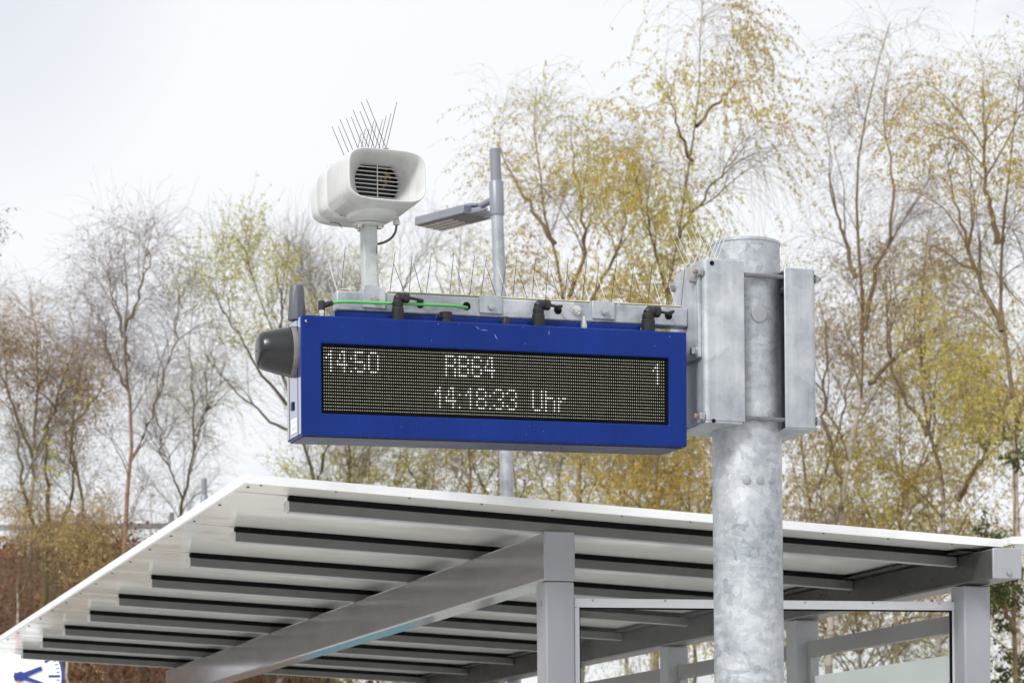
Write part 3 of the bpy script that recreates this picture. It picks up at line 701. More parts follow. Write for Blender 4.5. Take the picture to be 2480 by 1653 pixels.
# grille: dark cavity with bars
b = MB(); loft(b, [sect(.1182, .0789, .0789, 2.0, clip=.0579), sect(.16, .078, .078, 2.0, clip=.057)], cap1=True)
part(b, 'speaker_cone', M_cone, spk)
b = MB()
for k in range(8):
    z = -.0505 + k*.0144
    hw = math.sqrt(.081**2 - z*z) + .001
    p0 = fc + ax*.108 + rx*(-hw) + UP*z; p1_ = fc + ax*.108 + rx*hw + UP*z
    Mx = Matrix(((rx.x, ax.x, 0, p0.x), (rx.y, ax.y, 0, p0.y), (0, 0, 1, p0.z), (0, 0, 0, 1)))
    b.box((0, -.003, -.0014), (2*hw, .003, .0014), Mx)
Mx = Matrix(((rx.x, ax.x, 0, fc.x+ax.x*.105), (rx.y, ax.y, 0, fc.y+ax.y*.105), (0, 0, 1, fc.z), (0, 0, 0, 1)))
b.box((-.0016, -.002, -.059), (.0016, -.0005, .059), Mx)
part(b, 'grille', M_spk, spk)
nb = MB(); r3 = random.Random(3)
for k in range(14):
    q = fc + ax*.1115 + rx*(.03 + r3.gauss(0, .010)) + UP*(.018 + r3.gauss(0, .013))
    s_ = r3.uniform(.003, .008)
    nb.add([q + rx*s_, q + UP*s_*.8 + rx*s_*.3, q - rx*s_*.7, q - UP*s_*1.2], [(0, 1, 2, 3)])
tag(nb.build('dry_leaf_scrap', M_nest), 'brown dried leaf scrap caught behind the loudspeaker grille', 'leaf')
# mount: boss, flange, tube
YS = YBF + .03
fl = PY(890, 545, YS); zf_ = fl.z
tubx0, tubx1 = PY(880.5, 620, YS-.025).x, PY(914.5, 620, YS-.025).x
txb0, txb1 = PY(884, 690, YS-.025).x, PY(918, 690, YS-.025).x
zt_ = zf_ - .004; za_ = armz(txb0) + .0066
mt = MB()
mt.hexa([(txb0, YS-.025, za_), (txb1, YS-.025, za_), (txb1, YS+.025, za_), (txb0, YS+.025, za_), (tubx0, YS-.025, zt_), (tubx1, YS-.025, zt_), (tubx1, YS+.025, zt_), (tubx0, YS+.025, zt_)])
part(mt, 'mount_tube', M_tube, spk, bevel=.004)
mt = MB(); mt.hexa([(txb0-.012, YS-.033, za_-.0004), (txb1+.014, YS-.033, za_-.0004), (txb1+.014, YS+.033, za_-.0004), (txb0-.012, YS+.033, za_-.0004), (txb0-.0005, YS-.0265, za_+.016), (txb1+.0005, YS-.0265, za_+.016), (txb1+.0005, YS+.0265, za_+.016), (txb0-.0005, YS+.0265, za_+.016)])
part(mt, 'mount_foot', M_galv, spk, bevel=.003)
fx = (tubx0+tubx1)/2
mt = MB(); mt.lathe([(-.006, .053), (-.003, .055), (.002, .055), (.003, .049), (.012, .047), (zf_*0 + (fc.z-HHf-.014) - zf_ + .01, .045)], (fx, YS, zf_), (0, 0, 1), 40)
part(mt, 'mount_flange', M_spk, spk)
for a in (-2.6, -.55, .9, 2.2):
    mt = MB(); hexbolt(mt, (fx+.04*math.cos(a), YS+.04*math.sin(a), zf_-.006), (0, 0, -1), .009, .010); part(mt, 'bolt', M_stain, spk)
cg = PY(960, 536, YS-.05)
mt = MB(); mt.lathe([(0, .012), (.016, .012), (.0165, .0095), (.034, .0095)], (cg.x, cg.y, cg.z-.012), (0, 0, 1), 12)
part(mt, 'cable_gland', M_spk, spk)
cpts = [PY(u, v, YS-.05+.05*i/8) for i, (u, v) in enumerate(((960, 540), (960, 550), (957.5, 562), (951, 573), (942, 581), (932, 586), (923, 589), (916, 590.5), (910, 591)))]
part(MB().tube(cpts, .0042, 10), 'cable', M_cable, spk)
b = MB(); q = fc + ax*.30 + rx*(-.105) + UP*(HHf+.004)
b.lathe([(-.01, .012), (.008, .012), (.01, .009)], q, (0, 0, 1), 12); part(b, 'top_stud', M_spk, spk)

# ================================================================== BIRD SPIKES
def spikes(name, label, stations, base, group='bird spike strips'):
    """stations: list of (foot, [(dx,dy,dz)...]) - every rod its own part"""
    t = tag(empty(name, stations[0][0]), label, 'bird spikes', group)
    part(base, 'spike_base', M_spbase, t)
    for ft_, tips, mts in stations:
        for tp, m_ in zip(tips, mts):
            part(MB().tube([ft_, Vector(ft_) + Vector(tp)*.5, Vector(ft_) + Vector(tp)], [.00115, .00115, .0009], 6), 'spike', m_, t)
    return t
r4 = random.Random(5)
st = []; n = 9
for k in range(n):
    s_ = .012 + .36*k/(n-1)
    p = fc + ax*s_ + UP*(HHf + .0065 - .0)
    L_ = .168
    tl = rx*(-.40 + r4.uniform(-.015, .015)) + UP*.93 + ax*r4.uniform(-.02, .02)
    tr = rx*(.235 + r4.uniform(-.02, .02)) + UP*.95 + ax*r4.uniform(-.03, .03)
    st.append((p, [tl*L_*r4.uniform(.92, 1.06), tr*L_*r4.uniform(.82, 1.04)], [M_spike_shade, M_spike_shade]))
bs = MB(); Mx = Matrix(((rx.x, ax.x, 0, fc.x), (rx.y, ax.y, 0, fc.y), (0, 0, 1, fc.z), (0, 0, 0, 1)))
bs.box((-.010, .006, HHf+.0062), (.010, .385, HHf+.0085), Mx)
sp1 = spikes('bird_spike_strip', 'wire bird spikes coloured with dark reflections, fanning out on top of the loudspeaker', st, bs)
# arm: one long strip
st = []; bs = MB()
us = [825, 905, 943, 990, 1031, 1088, 1136, 1163, 1213, 1241, 1287, 1320, 1366, 1409, 1438, 1478, 1523, 1567, 1612, 1648]
for u in us:
    p = PY(u, 706 + (u-814)*.0508, YBF+.028); p.z = armz(p.x) + .007
    l1 = .148*r4.uniform(.93, 1.05)
    st.append((p + Vector((0, -.006, 0)), [Vector((.012 + r4.uniform(-.006, .006), -.02, l1))], [M_spike_shade]))
    st.append((p + Vector((-.012, .008, 0)), [Vector((-.026 + r4.uniform(-.008, .008), .035, l1*.82))], [M_spike_lit if r4.random() < .8 else M_spike_shade]))
u0 = 822
x_a, x_b = PY(940, 712, YBF+.03).x, PY(1652, 745, YBF+.03).x
for x_a, x_b in ((PY(822, 706, YBF+.03).x, PY(842, 707, YBF+.03).x), (PY(938, 712, YBF+.03).x, PY(1652, 745, YBF+.03).x)):
    bs.hexa([(x_a, YBF+.018, armz(x_a)+.0066), (x_b, YBF+.018, armz(x_b)+.0066), (x_b, YBF+.042, armz(x_b)+.0066), (x_a, YBF+.042, armz(x_a)+.0066), (x_a, YBF+.018, armz(x_a)+.0095), (x_b, YBF+.018, armz(x_b)+.0095), (x_b, YBF+.042, armz(x_b)+.0095), (x_a, YBF+.042, armz(x_a)+.0095)])
spikes('bird_spike_strip', 'long row of thin bird spikes along the top of the galvanised arm', st, bs)
def cl_strip(x, y0_, y1_, z, label, n, fan):
    st = []
    for k in range(n):
        y = y0_ + (y1_-y0_)*k/(n-1)
        st.append(((x, y, z), [Vector((-.062*fan + r4.uniform(-.008, .008), r4.uniform(-.01, .01), .135*r4.uniform(.9, 1.05))), Vector((.045*fan + r4.uniform(-.008, .008), r4.uniform(-.01, .01), .125*r4.uniform(.85, 1.05)))], [M_spike_lit, M_spike_lit]))
    return spikes('bird_spike_strip', label, st, MB().box((x-.011, y0_-.012, z-.0005), (x+.011, y1_+.012, z+.003)))
cl_strip((xa+xb)/2-.02, YF+.02, YB-.03, z1+.0006, 'bird spikes on the clamp half nearest the display', 7, 1)
cl_strip((xc+xd)/2, YF+.02, YB-.03, z3+.0006, 'bird spikes on the outer clamp half beyond the pole', 6, 1)
cl_strip(PX-.02, PYY-.07, PYY+.075, ztop+.0008, 'bird spikes on the flat cap of the thick pole', 5, 1.05)

# ================================================================== STREET LAMPS
def lamp(dep, utop, vtop, scale, hdir, label, lean, zbase):
    top = PD(utop, vtop, dep)
    t = tag(empty('street_lamp', (top.x, top.y, zbase)), label, 'street lamp', 'street lamps beyond the shelter')
    axis = Vector((lean, 0, 1)).normalized()
    def at(h): return top - axis*h
    part(MB().tube([at(.42), at(top.z - zbase)], [.0405, .052], 28), 'pole', M_lpole, t)
    part(MB().lathe([(-.215, .0365), (-.004, .0365), (0, .033)], at(0.0), axis, 32), 'top_sleeve', M_lamp, t)
    part(MB().lathe([(-.436, .0478), (-.218, .0478), (-.213, .0445), (-.2125, .037)], at(0), axis, 32), 'collar', M_lamp, t)
    hd = Vector((*hdir, 0)).normalized(); sd = Vector((-hd.y, hd.x, 0))
    o = at(.408) + hd*.185 + sd*.0
    Mx = Matrix(((hd.x, sd.x, 0, o.x), (hd.y, sd.y, 0, o.y), (0, 0, 1, o.z), (0, 0, 0, 1)))
    head = part(MB().box((0, -.128, 0), (.475, .128, .056), Mx), 'lamp_head', M_lamp, t, bevel=.004)
    hb_ = MB(); hb_.prism([(-.03, -.035), (.012, -.075), (.14, -.075), (.14, .075), (.012, .075), (-.03, .035)], .0565, .076, Mx)
    hb_.prism([(-.06, -.03), (-.0005, -.06), (-.0005, .06), (-.06, .03)], .004, .0455, Mx)
    hb_.build('driver_box', M_lamp, head, bevel=.004, world=True)
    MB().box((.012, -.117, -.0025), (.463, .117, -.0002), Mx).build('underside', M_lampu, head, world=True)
    for k in range(4): MB().box((.17, -.105+k*.0535, -.0075), (.445, -.079+k*.0535, -.0027), Mx).build('lens', M_lens, head, world=True)
    a_ = MB(); a_.tube([o + hd*.02 + UP*.052, at(.33) + UP*.01 - hd*.0], .024, 16); a_.box((-.15, .05, .006), (.0, .066, .018), Mx)
    part(a_, 'arm', M_lamp, t)
    return t
M_lpole = galv('galvanised_lamp_pole', .30, .5, 20)
lamp(16.87, 1198.5, 361, 1, (-.457, .889), 'grey street lamp with flat head behind the loudspeaker, rising above the display', -.028, 0)
lamp(32.0, 494, 1158, 1, (.8, .6), 'distant grey street lamp whose top just shows over the sloping roof edge', 0, hill(PD(494, 1158, 32).x, PD(494, 1158, 32).y)-.1)
lamp(42.0, 116, 1372, 1, (-.6, .8), 'farthest small pale street lamp among the birches on the brown bank', 0, hill(PD(116, 1372, 42).x, PD(116, 1372, 42).y)-.1)

# ================================================================== PLATFORM CLOCK
DC = 18.9
cc = PD(50.5, 1637, DC); R_ = 102/F*DC
ck = tag(empty('platform_clock', (cc.x, cc.y, 0)), 'round white station clock with blue hands and red second hand, under the roof end', 'clock')
nrm = -FWD
cr_ = RIGHT
def cpt(r, ang, off): return cc + cr_*(r*math.sin(ang)) + UP*(r*math.cos(ang)) + nrm*off
part(MB().lathe([(-.10, R_*.99), (-.012, R_*1.0), (-.004, R_*1.0)], cc, nrm, 64), 'clock_case', M_cblue, ck)
part(MB().lathe([(-.0038, R_*.965), (.002, R_*.965)], cc, nrm, 64), 'clock_face', M_face, ck, smooth=0)
def tickq(mb, ang, r0, r1, w0, w1, off):
    d = cr_*math.sin(ang) + UP*math.cos(ang); s_ = cr_*math.cos(ang) - UP*math.sin(ang)
    b_ = [cc + d*r0 - s_*w0, cc + d*r0 + s_*w0, cc + d*r1 + s_*w1, cc + d*r1 - s_*w1]
    mb.hexa([p + nrm*off for p in b_] + [p + nrm*(off+.0025) for p in b_])
tk = MB()
for k in range(60):
    a = k*PI/30
    if k % 5 == 0: tickq(tk, a, R_*.66, R_*.93, R_*.028, R_*.028, .0025)
    else: tickq(tk, a, R_*.855, R_*.93, R_*.011, R_*.011, .0025)
part(tk, 'clock_markings', M_cblue, ck, smooth=0)
m_ = MB(); tickq(m_, math.radians(69), -R_*.16, R_*.54, R_*.062, R_*.05, .008); m_.lathe([(.008, R_*.115), (.013, R_*.115)], cc, nrm, 24); part(m_, 'hour_hand', M_cblue, ck, smooth=0)
m_ = MB(); tickq(m_, math.radians(109.5), -R_*.16, R_*.86, R_*.05, R_*.036, .014); part(m_, 'minute_hand', M_cblue, ck, smooth=0)
m_ = MB(); tickq(m_, math.radians(199), R_*.10, R_*.52, R_*.016, R_*.013, .019); m_.lathe([(.019, R_*.09), (.022, R_*.09)], cpt(R_*.58, math.radians(199), 0), nrm, 24); part(m_, 'second_hand', M_cred, ck, smooth=0)
part(MB().tube([cc - nrm*-.0 + nrm*-.05 - UP*R_*.98, Vector((cc.x, cc.y, 0)) + nrm*-.05], .05, 20), 'clock_post', M_gpost, ck)

# ================================================================== GUARD RAIL ON THE BANK
gr = tag(empty('guard_rail', PD(180, 1300, 44.4)), 'pale metal guard rail along the top of the brown bank behind the birches', 'guard rail')
rail, posts_ = MB(), []
pa = []
for k in range(13):
    u = -260 + k*75; q = PD(u, 1276, 44.4); pa.append(Vector((q.x, q.y, 0)))
for k in range(12):
    a, b_ = pa[k], pa[k+1]; z = PD(180, 1274, 44.4).z
    d = (b_-a).normalized(); n_ = Vector((-d.y, d.x, 0))*.03
    for dz0, dz1 in ((-.055, .04),):
        rail.hexa([(a-n_) + UP*(z+dz0), (b_-n_) + UP*(z+dz0), (b_+n_) + UP*(z+dz0), (a+n_) + UP*(z+dz0), (a-n_) + UP*(z+dz1), (b_-n_) + UP*(z+dz1), (b_+n_) + UP*(z+dz1), (a+n_) + UP*(z+dz1)])
part(rail, 'rail', M_gpost, gr)
for k in range(0, 13, 3):
    q = pa[k] + FWD*.09; part(MB().box((q.x-.04, q.y-.03, hill(q.x, q.y)-.3), (q.x+.04, q.y+.03, PD(180, 1281, 46.5).z+.03)), 'rail_post', M_gpost, gr)

# ================================================================== TREES
def barkmat(name, stops, scale=3, stretch=(1, 1, 2.5)):
    m, nt, b = newmat(name)
    f = noise(nt, scale, 7, .7, stretch=stretch)
    nt.links.new(ramp(nt, f, stops), b.inputs['Base Color']); b.inputs['Roughness'].default_value = .85
    return m
B_birch = barkmat('birch_bark', [(.3, (.09, .065, .05)), (.42, (.30, .24, .19)), (.52, (.55, .49, .42)), (.75, (.62, .57, .5))])
B_pink = barkmat('pinkish_bark', [(.3, (.12, .065, .045)), (.5, (.30, .17, .11)), (.75, (.38, .24, .17))])
B_moss = barkmat('mossy_bark', [(.3, (.055, .045, .025)), (.5, (.12, .10, .035)), (.75, (.2, .17, .07))])
B_limb = barkmat('limb_bark', [(.3, (.13, .095, .06)), (.5, (.22, .16, .085)), (.75, (.31, .24, .13))])
T_purple = barkmat('purple_twig', [(.3, (.16, .13, .14)), (.7, (.27, .235, .24))])
T_brown = barkmat('brown_twig', [(.3, (.18, .13, .085)), (.7, (.28, .21, .14))])
T_olive = barkmat('olive_twig', [(.3, (.12, .10, .055)), (.7, (.20, .17, .095))])
def leafmat(name, stops, trans=.45):
    m = bpy.data.materials.new(name); m.use_nodes = True; nt = m.node_tree
    for n in list(nt.nodes): nt.nodes.remove(n)
    out = nt.nodes.new('ShaderNodeOutputMaterial'); at = nt.nodes.new('ShaderNodeAttribute'); at.attribute_name = 'tint'
    c = ramp(nt, at.outputs['Fac'], stops)
    d = nt.nodes.new('ShaderNodeBsdfDiffuse'); t = nt.nodes.new('ShaderNodeBsdfTranslucent'); mx = N(nt, 'ShaderNodeMixShader'); mx.inputs[0].default_value = trans
    nt.links.new(c, d.inputs['Color']); nt.links.new(c, t.inputs['Color'])
    nt.links.new(d.outputs[0], mx.inputs[1]); nt.links.new(t.outputs[0], mx.inputs[2]); nt.links.new(mx.outputs[0], out.inputs[0])
    return m
LF_ochre = leafmat('ochre_leaf', [(0, (.46, .33, .10)), (.35, (.59, .47, .14)), (.7, (.65, .57, .18)), (1, (.60, .60, .19))])
LF_brown = leafmat('brown_catkin', [(0, (.38, .25, .12)), (.5, (.52, .37, .17)), (1, (.60, .49, .2))])
LF_green = leafmat('spring_leaf', [(0, (.48, .43, .10)), (.5, (.60, .57, .14)), (1, (.66, .65, .17))])
LF_grey = leafmat('bud_scale', [(0, (.25, .2, .17)), (.6, (.36, .3, .2)), (1, (.46, .4, .2))])
LF_ivy = leafmat('ivy_leaf', [(0, (.045, .06, .025)), (.6, (.08, .105, .04)), (1, (.15, .17, .06))], .2)
LF_rust = leafmat('rust_bramble', [(0, (.11, .045, .025)), (.45, (.24, .085, .04)), (.75, (.33, .14, .06)), (1, (.26, .22, .06))], .25)

def tubes(P, R, sides):
    n, k, _ = P.shape
    T = np.empty_like(P); T[:, 1:-1] = P[:, 2:] - P[:, :-2]; T[:, 0] = P[:, 1]-P[:, 0]; T[:, -1] = P[:, -1]-P[:, -2]
    T /= np.linalg.norm(T, axis=-1, keepdims=True) + 1e-9
    ref = np.where(np.abs(T[..., 2:3]) > .9, np.array([1., 0, 0]), np.array([0, 0, 1.]))
    U = np.cross(T, ref); U /= np.linalg.norm(U, axis=-1, keepdims=True) + 1e-9; Wv = np.cross(T, U)
    a = np.arange(sides) * 2*PI/sides
    V = P[:, :, None] + R[:, :, None, None]*(U[:, :, None]*np.cos(a)[None, None, :, None] + Wv[:, :, None]*np.sin(a)[None, None, :, None])
    idx = np.arange(n*k*sides).reshape(n, k, sides)
    f = np.stack([idx[:, :-1], np.roll(idx, -1, 2)[:, :-1], np.roll(idx, -1, 2)[:, 1:], idx[:, 1:]], -1).reshape(-1, 4)
    return V.reshape(-1, 3), f
def grow(rg, PP, PRr, n, t0, t1, ang, length, K, r_k, grav, wander, up=0, tpow=1.0, w=None):
    """n children on parents PP (m,k,3)"""
    m, k, _ = PP.shape
    seglen = np.linalg.norm(np.diff(PP, axis=1), axis=-1).sum(1)
    pw = seglen/seglen.sum() if w is None else w/w.sum()
    pi = rg.choice(m, n, p=pw)
    t = t0 + (t1-t0)*rg.random(n)**tpow
    x = t*(k-1); i = np.minimum(x.astype(int), k-2); fx_ = (x-i)[:, None]
    pos = PP[pi, i]*(1-fx_) + PP[pi, i+1]*fx_
    rad = PRr[pi, i]*(1-fx_[:, 0]) + PRr[pi, i+1]*fx_[:, 0]
    T = PP[pi, i+1]-PP[pi, i]; T /= np.linalg.norm(T, axis=-1, keepdims=True)+1e-9
    rv = rg.normal(size=(n, 3)); rv -= T*(rv*T).sum(-1, keepdims=True); rv /= np.linalg.norm(rv, axis=-1, keepdims=True)
    a = np.radians(rg.normal(ang, 10, n))[:, None]
    d = T*np.cos(a) + rv*np.sin(a); d[:, 2] += up; d /= np.linalg.norm(d, axis=-1, keepdims=True)
    L = length(t, pi) * rg.uniform(.65, 1.25, n)
    pts = np.empty((n, K, 3)); pts[:, 0] = pos; sl = (L/(K-1))[:, None]
    for j in range(1, K):
        d = d + rg.normal(size=(n, 3))*wander; d[:, 2] -= grav*(j/(K-1))
        d /= np.linalg.norm(d, axis=-1, keepdims=True); pts[:, j] = pts[:, j-1] + d*sl
    r0 = np.minimum(rad*.72, r_k*L)[:, None]
    R = r0*(1-.8*np.linspace(0, 1, K)[None]**1.1)
    return pts, R, t
def leaves(rg, P, n, size, asp, jit, hang=.6, clump=None, thr=0.0):
    m, k, _ = P.shape
    pi = rg.integers(0, m, n); x = (rg.random(n)**.8)*(k-1)*.999; i = x.astype(int); f = (x-i)[:, None]
    pos = P[pi, i]*(1-f) + P[pi, i+1]*f + rg.normal(size=(n, 3))*jit
    if clump:
        q = pos*clump; v = np.sin(q[:, 0]*1.7+q[:, 1])+np.sin(q[:, 1]*1.3-q[:, 2]*1.1)+np.sin(q[:, 2]*1.9+q[:, 0]*.7)
        pos = pos[v > thr]; n = len(pos)
    d = rg.normal(size=(n, 3)); d[:, 2] -= hang*1.6; d /= np.linalg.norm(d, axis=-1, keepdims=True)
    s = np.cross(d, rg.normal(size=(n, 3))); s /= np.linalg.norm(s, axis=-1, keepdims=True)+1e-9
    L = (size*rg.uniform(.6, 1.4, n))[:, None]; w = L*asp
    V = np.stack([pos, pos+d*L*.45+s*w*.5, pos+d*L, pos+d*L*.5-s*w*.5], 1).reshape(-1, 3)
    return V, np.arange(n*4).reshape(-1, 4), pos

def vpx(x, y, dep, off=0):
    """point from a 2352-wide view pixel"""
    return np.array(PD(x*1.05442, y*1.05442, dep+off))
def tree(name, label, leaders, dep, seed, width, group, nl=46, n3=380, n4=2400, nleaf=16000, leaf=.045, asp=.55, droop=.35, limb_up=.35, limb_ang=48, twigL=.8,
         bark=B_limb, trunkbark=B_birch, twig=T_purple, lf=LF_ochre, r0=.11, thr=-.6, clump=1.3, topthin=1.0, leafz=None, dens=.58, cat='tree', hang=.6, tw_r=.0035, offs=None):
    rg = np.random.default_rng(seed)
    K = 18; LP, LR = [], []; r0 = r0*.62; n4 = int(n4*dens); n3 = int(n3*(.5+.5*dens))
    for j, ld in enumerate(leaders):
        o = (offs[j] if offs else (0 if j == 0 else rg.uniform(-1.2, 1.2)))
        cp = np.array([vpx(x, y, dep, o*(i/(max(1, len(ld)-1)))) for i, (x, y) in enumerate(ld)])
        if j == 0:
            b0 = cp[0].copy(); g = hill(b0[0], b0[1]) - .1
            if b0[2] > g: cp = np.vstack([[b0[0], b0[1], g], cp])
        s_ = np.concatenate([[0], np.cumsum(np.linalg.norm(np.diff(cp, axis=0), axis=1))]); tt = np.linspace(0, s_[-1], K)
        pt = np.stack([np.interp(tt, s_, cp[:, c]) for c in range(3)], -1)
        for _ in range(3): pt[1:-1] = (pt[:-2]+2*pt[1:-1]+pt[2:])/4
        pt[1:-1] += rg.normal(size=(K-2, 3))*.022
        rr0 = r0 if j == 0 else r0*.55
        LP.append(pt); LR.append(rr0*(1-.93*np.linspace(0, 1, K)**.9))
    LP = np.array(LP); LR = np.array(LR)
    zlo = LP[0, 0, 2]; ztp_ = LP[..., 2].max(); Ht = ztp_-zlo
    zst = max(.2, .18)
    def limbL(t, pi):
        return width*(1.0-.80*topthin*np.clip((t-.25)/.75, 0, 1))*np.clip(.35+t*1.6, 0, 1)
    P2, R2, t2 = grow(rg, LP, LR, nl, zst, .99, limb_ang, limbL, 12, .009, droop*.10, .11, up=limb_up)
    P3, R3, t3 = grow(rg, np.concatenate([P2, np.repeat(P2, 0, 0)]), R2, n3, .18, 1, 42, lambda t, pi: (width*.42)*(1.05-.45*t), 8, .007, droop*.28, .14, up=.12)
    # finest twigs sit on the branchlets and limb ends
    q2 = np.stack([P2[:, [4, 5, 6, 7, 8, 9, 10, 11]]], 0)[0]; q2r = R2[:, 4:12]
    q0 = LP[:, -8:]; q0r = LR[:, -8:]
    PP = np.concatenate([P3, q2, q0]); RR = np.concatenate([R3, q2r, q0r])
    P4, R4, t4 = grow(rg, PP, RR, n4, .1, 1, 40, lambda t, pi: np.full_like(t, twigL), 6, tw_r, droop, .13, up=.05)
    R4 = np.maximum(R4*.8, .0013); R3 = np.maximum(R3*.85, .0021)
    t = tag(empty(name, LP[0, 0]), label, cat, group)
    o = np.array(LP[0, 0])
    V1, f1 = tubes(LP-o, LR, 9); V2, f2 = tubes(P2-o, R2, 6)
    me = numpy_mesh('trunk', np.vstack([V1, V2]), np.vstack([f1, f2+len(V1)]), 4, [trunkbark, bark], np.concatenate([(np.arange(len(f1)) > len(f1)/len(LP)*.55).astype(float), np.ones(len(f2))]))
    link(bpy.data.objects.new('trunk', me), t)
    V3, f3 = tubes(P3-o, R3, 4); V4, f4 = tubes(P4-o, R4, 3)
    VL, fL, pos = leaves(rg, P4, int(nleaf*1.35), leaf*.88, asp*.8, .014, hang*1.6, clump, thr)
    if leafz is not None:
        # fewer leaves towards the bare top
        zf2 = (pos[:, 2]-zlo)/Ht
        keep = rg.random(len(pos)) < np.interp(zf2, leafz[0], leafz[1])
        VL = VL.reshape(-1, 4, 3)[keep].reshape(-1, 3); fL = np.arange(len(VL)).reshape(-1, 4); pos = pos[keep]
    VL = VL - o
    q = pos*.9; lum = .5 + .22*np.sin(q[:, 0]*1.1+q[:, 2]*.7) + .16*np.sin(q[:, 1]*1.7-q[:, 2]*1.3)
    tl = np.clip(lum + rg.normal(size=len(pos))*.2, 0, 1)
    Vc = np.vstack([V3, V4, VL]); fc_ = np.vstack([f3, f4+len(V3), fL+len(V3)+len(V4)])
    mi = np.concatenate([np.zeros(len(f3)+len(f4)), np.ones(len(fL))]); ti = np.concatenate([np.zeros(len(f3)+len(f4)), tl])
    me = numpy_mesh('crown', Vc, fc_, 4, [twig, lf], mi, ti)
    link(bpy.data.objects.new('crown', me), t)
    return t
GR = 'trees beyond the platform'

# --- right-hand birches (leader polylines are the visible skeletons)
ZN = ((0, .35, .6, .8, 1), (1, 1, .9, .55, .25))
tree('birch_tree', 'tallest birch, with hanging ochre-yellow twigs, rising behind the bracket just left of the thick pole', [
    [(1500, 1160), (1512, 900), (1535, 690), (1548, 555), (1590, 380), (1608, 200), (1612, 20), (1618, -40)],
    [(1535, 690), (1500, 560), (1470, 430), (1455, 330)],
    [(1548, 555), (1600, 470), (1670, 380), (1725, 330)],
    [(1590, 380), (1560, 290), (1540, 220), (1532, 170)],
    [(1600, 290), (1650, 230), (1690, 190), (1725, 175)]],
    36, 101, 1.55, GR, nl=64, n3=520, n4=3800, nleaf=62000, leaf=.058, droop=.75, limb_up=.5, limb_ang=40, twigL=1.15, lf=LF_ochre, r0=.085, thr=-.9, clump=1.2, leafz=((0, .3, .55, .8, 1), (1, 1, 1, .8, .5)), twig=T_brown, bark=B_limb, trunkbark=B_limb)
tree('birch_tree', 'shorter yellow-green birch behind the street lamp, crown topping the middle of the picture', [
    [(1330, 1180), (1322, 900), (1300, 700), (1275, 560), (1240, 430), (1225, 320), (1235, 250), (1232, 200)],
    [(1300, 700), (1345, 580), (1340, 450), (1310, 350), (1315, 270)],
    [(1275, 560), (1215, 470), (1165, 380), (1130, 290)],
    [(1322, 760), (1400, 620), (1440, 500), (1420, 390)]],
    37, 102, 1.55, GR, nl=52, n3=430, n4=2600, nleaf=19000, leaf=.055, droop=.42, limb_up=.4, twigL=.8, lf=LF_ochre, r0=.11, thr=-.3, clump=1.3, leafz=((0, .5, .8, 1), (1, .95, .6, .4)), twig=T_brown, trunkbark=B_limb)
tree('birch_tree', 'sparse purplish birch with bare twigs and a bright white trunk, right of the pole', [
    [(1900, 1240), (1930, 1110), (1975, 1000), (1995, 880), (1985, 760), (1965, 640), (1975, 500), (1960, 400), (1955, 300), (1990, 220), (2040, 120), (2045, 50)],
    [(1985, 760), (2020, 600), (2060, 480), (2035, 330), (2030, 220), (2050, 130)],
    [(1995, 880), (2080, 800), (2160, 750), (2175, 690)],
    [(1965, 640), (1920, 480), (1905, 350)],
    [(1930, 1110), (1890, 960), (1900, 800), (1880, 690)]],
    38, 103, 1.55, GR, nl=60, n3=480, n4=3200, nleaf=19000, leaf=.05, droop=.45, limb_up=.5, limb_ang=40, twigL=.9, lf=LF_ochre, r0=.12, thr=-.2, clump=1.1, leafz=((0, .45, .62, .8, 1), (1, 1, .6, .35, .2)), trunkbark=B_birch)
tree('birch_tree', 'dense orange-brown birch filling the upper right edge of the picture', [
    [(2335, 1250), (2330, 1000), (2300, 760), (2290, 560), (2310, 400), (2340, 270), (2345, 160)],
    [(2300, 760), (2230, 600), (2190, 450), (2170, 330)],
    [(2290, 560), (2260, 400), (2270, 280), (2285, 200)],
    [(2330, 1000), (2400, 700), (2420, 450), (2410, 250)]],
    35, 104, 1.9, GR, nl=64, n3=560, n4=3600, nleaf=34000, leaf=.056, droop=.5, limb_up=.4, twigL=.95, lf=LF_ochre, r0=.13, thr=-.5, clump=1.0, leafz=((0, .5, .75, .9, 1), (1, 1, .9, .6, .3)), trunkbark=B_birch, twig=T_brown)
tree('birch_tree', 'leaning birch with pale slanting limbs low at the right edge, above the shelter post', [
    [(2150, 1300), (2200, 1150), (2130, 1000), (2100, 830), (2120, 650), (2140, 480)],
    [(2200, 1150), (2290, 1000), (2330, 860), (2300, 740)],
    [(2130, 1000), (2050, 860), (2035, 700), (2060, 560)],
    [(2200, 1150), (2250, 1060), (2370, 960), (2440, 930)]],
    40, 105, 2.0, GR, nl=60, n3=560, n4=3400, nleaf=27000, leaf=.056, droop=.5, limb_up=.3, twigL=.9, lf=LF_ochre, r0=.12, thr=-.6, clump=1.0, leafz=((0, .6, 1), (1, 1, .6)), trunkbark=B_birch, twig=T_brown)
tree('birch_tree', 'bushy brown-leaved birch directly right of the pole, topped by the clamp height', [
    [(1870, 1330), (1860, 1150), (1830, 980), (1850, 820), (1870, 680)],
    [(1860, 1150), (1930, 1000), (1960, 850), (1950, 720)],
    [(1830, 980), (1790, 860), (1800, 760)]],
    42, 106, 1.7, GR, nl=50, n3=460, n4=2800, nleaf=20000, leaf=.054, droop=.45, limb_up=.3, twigL=.85, lf=LF_brown, r0=.1, thr=-.6, clump=1.2, leafz=((0, .8, 1), (1, .9, .3)), trunkbark=B_birch, twig=T_brown)
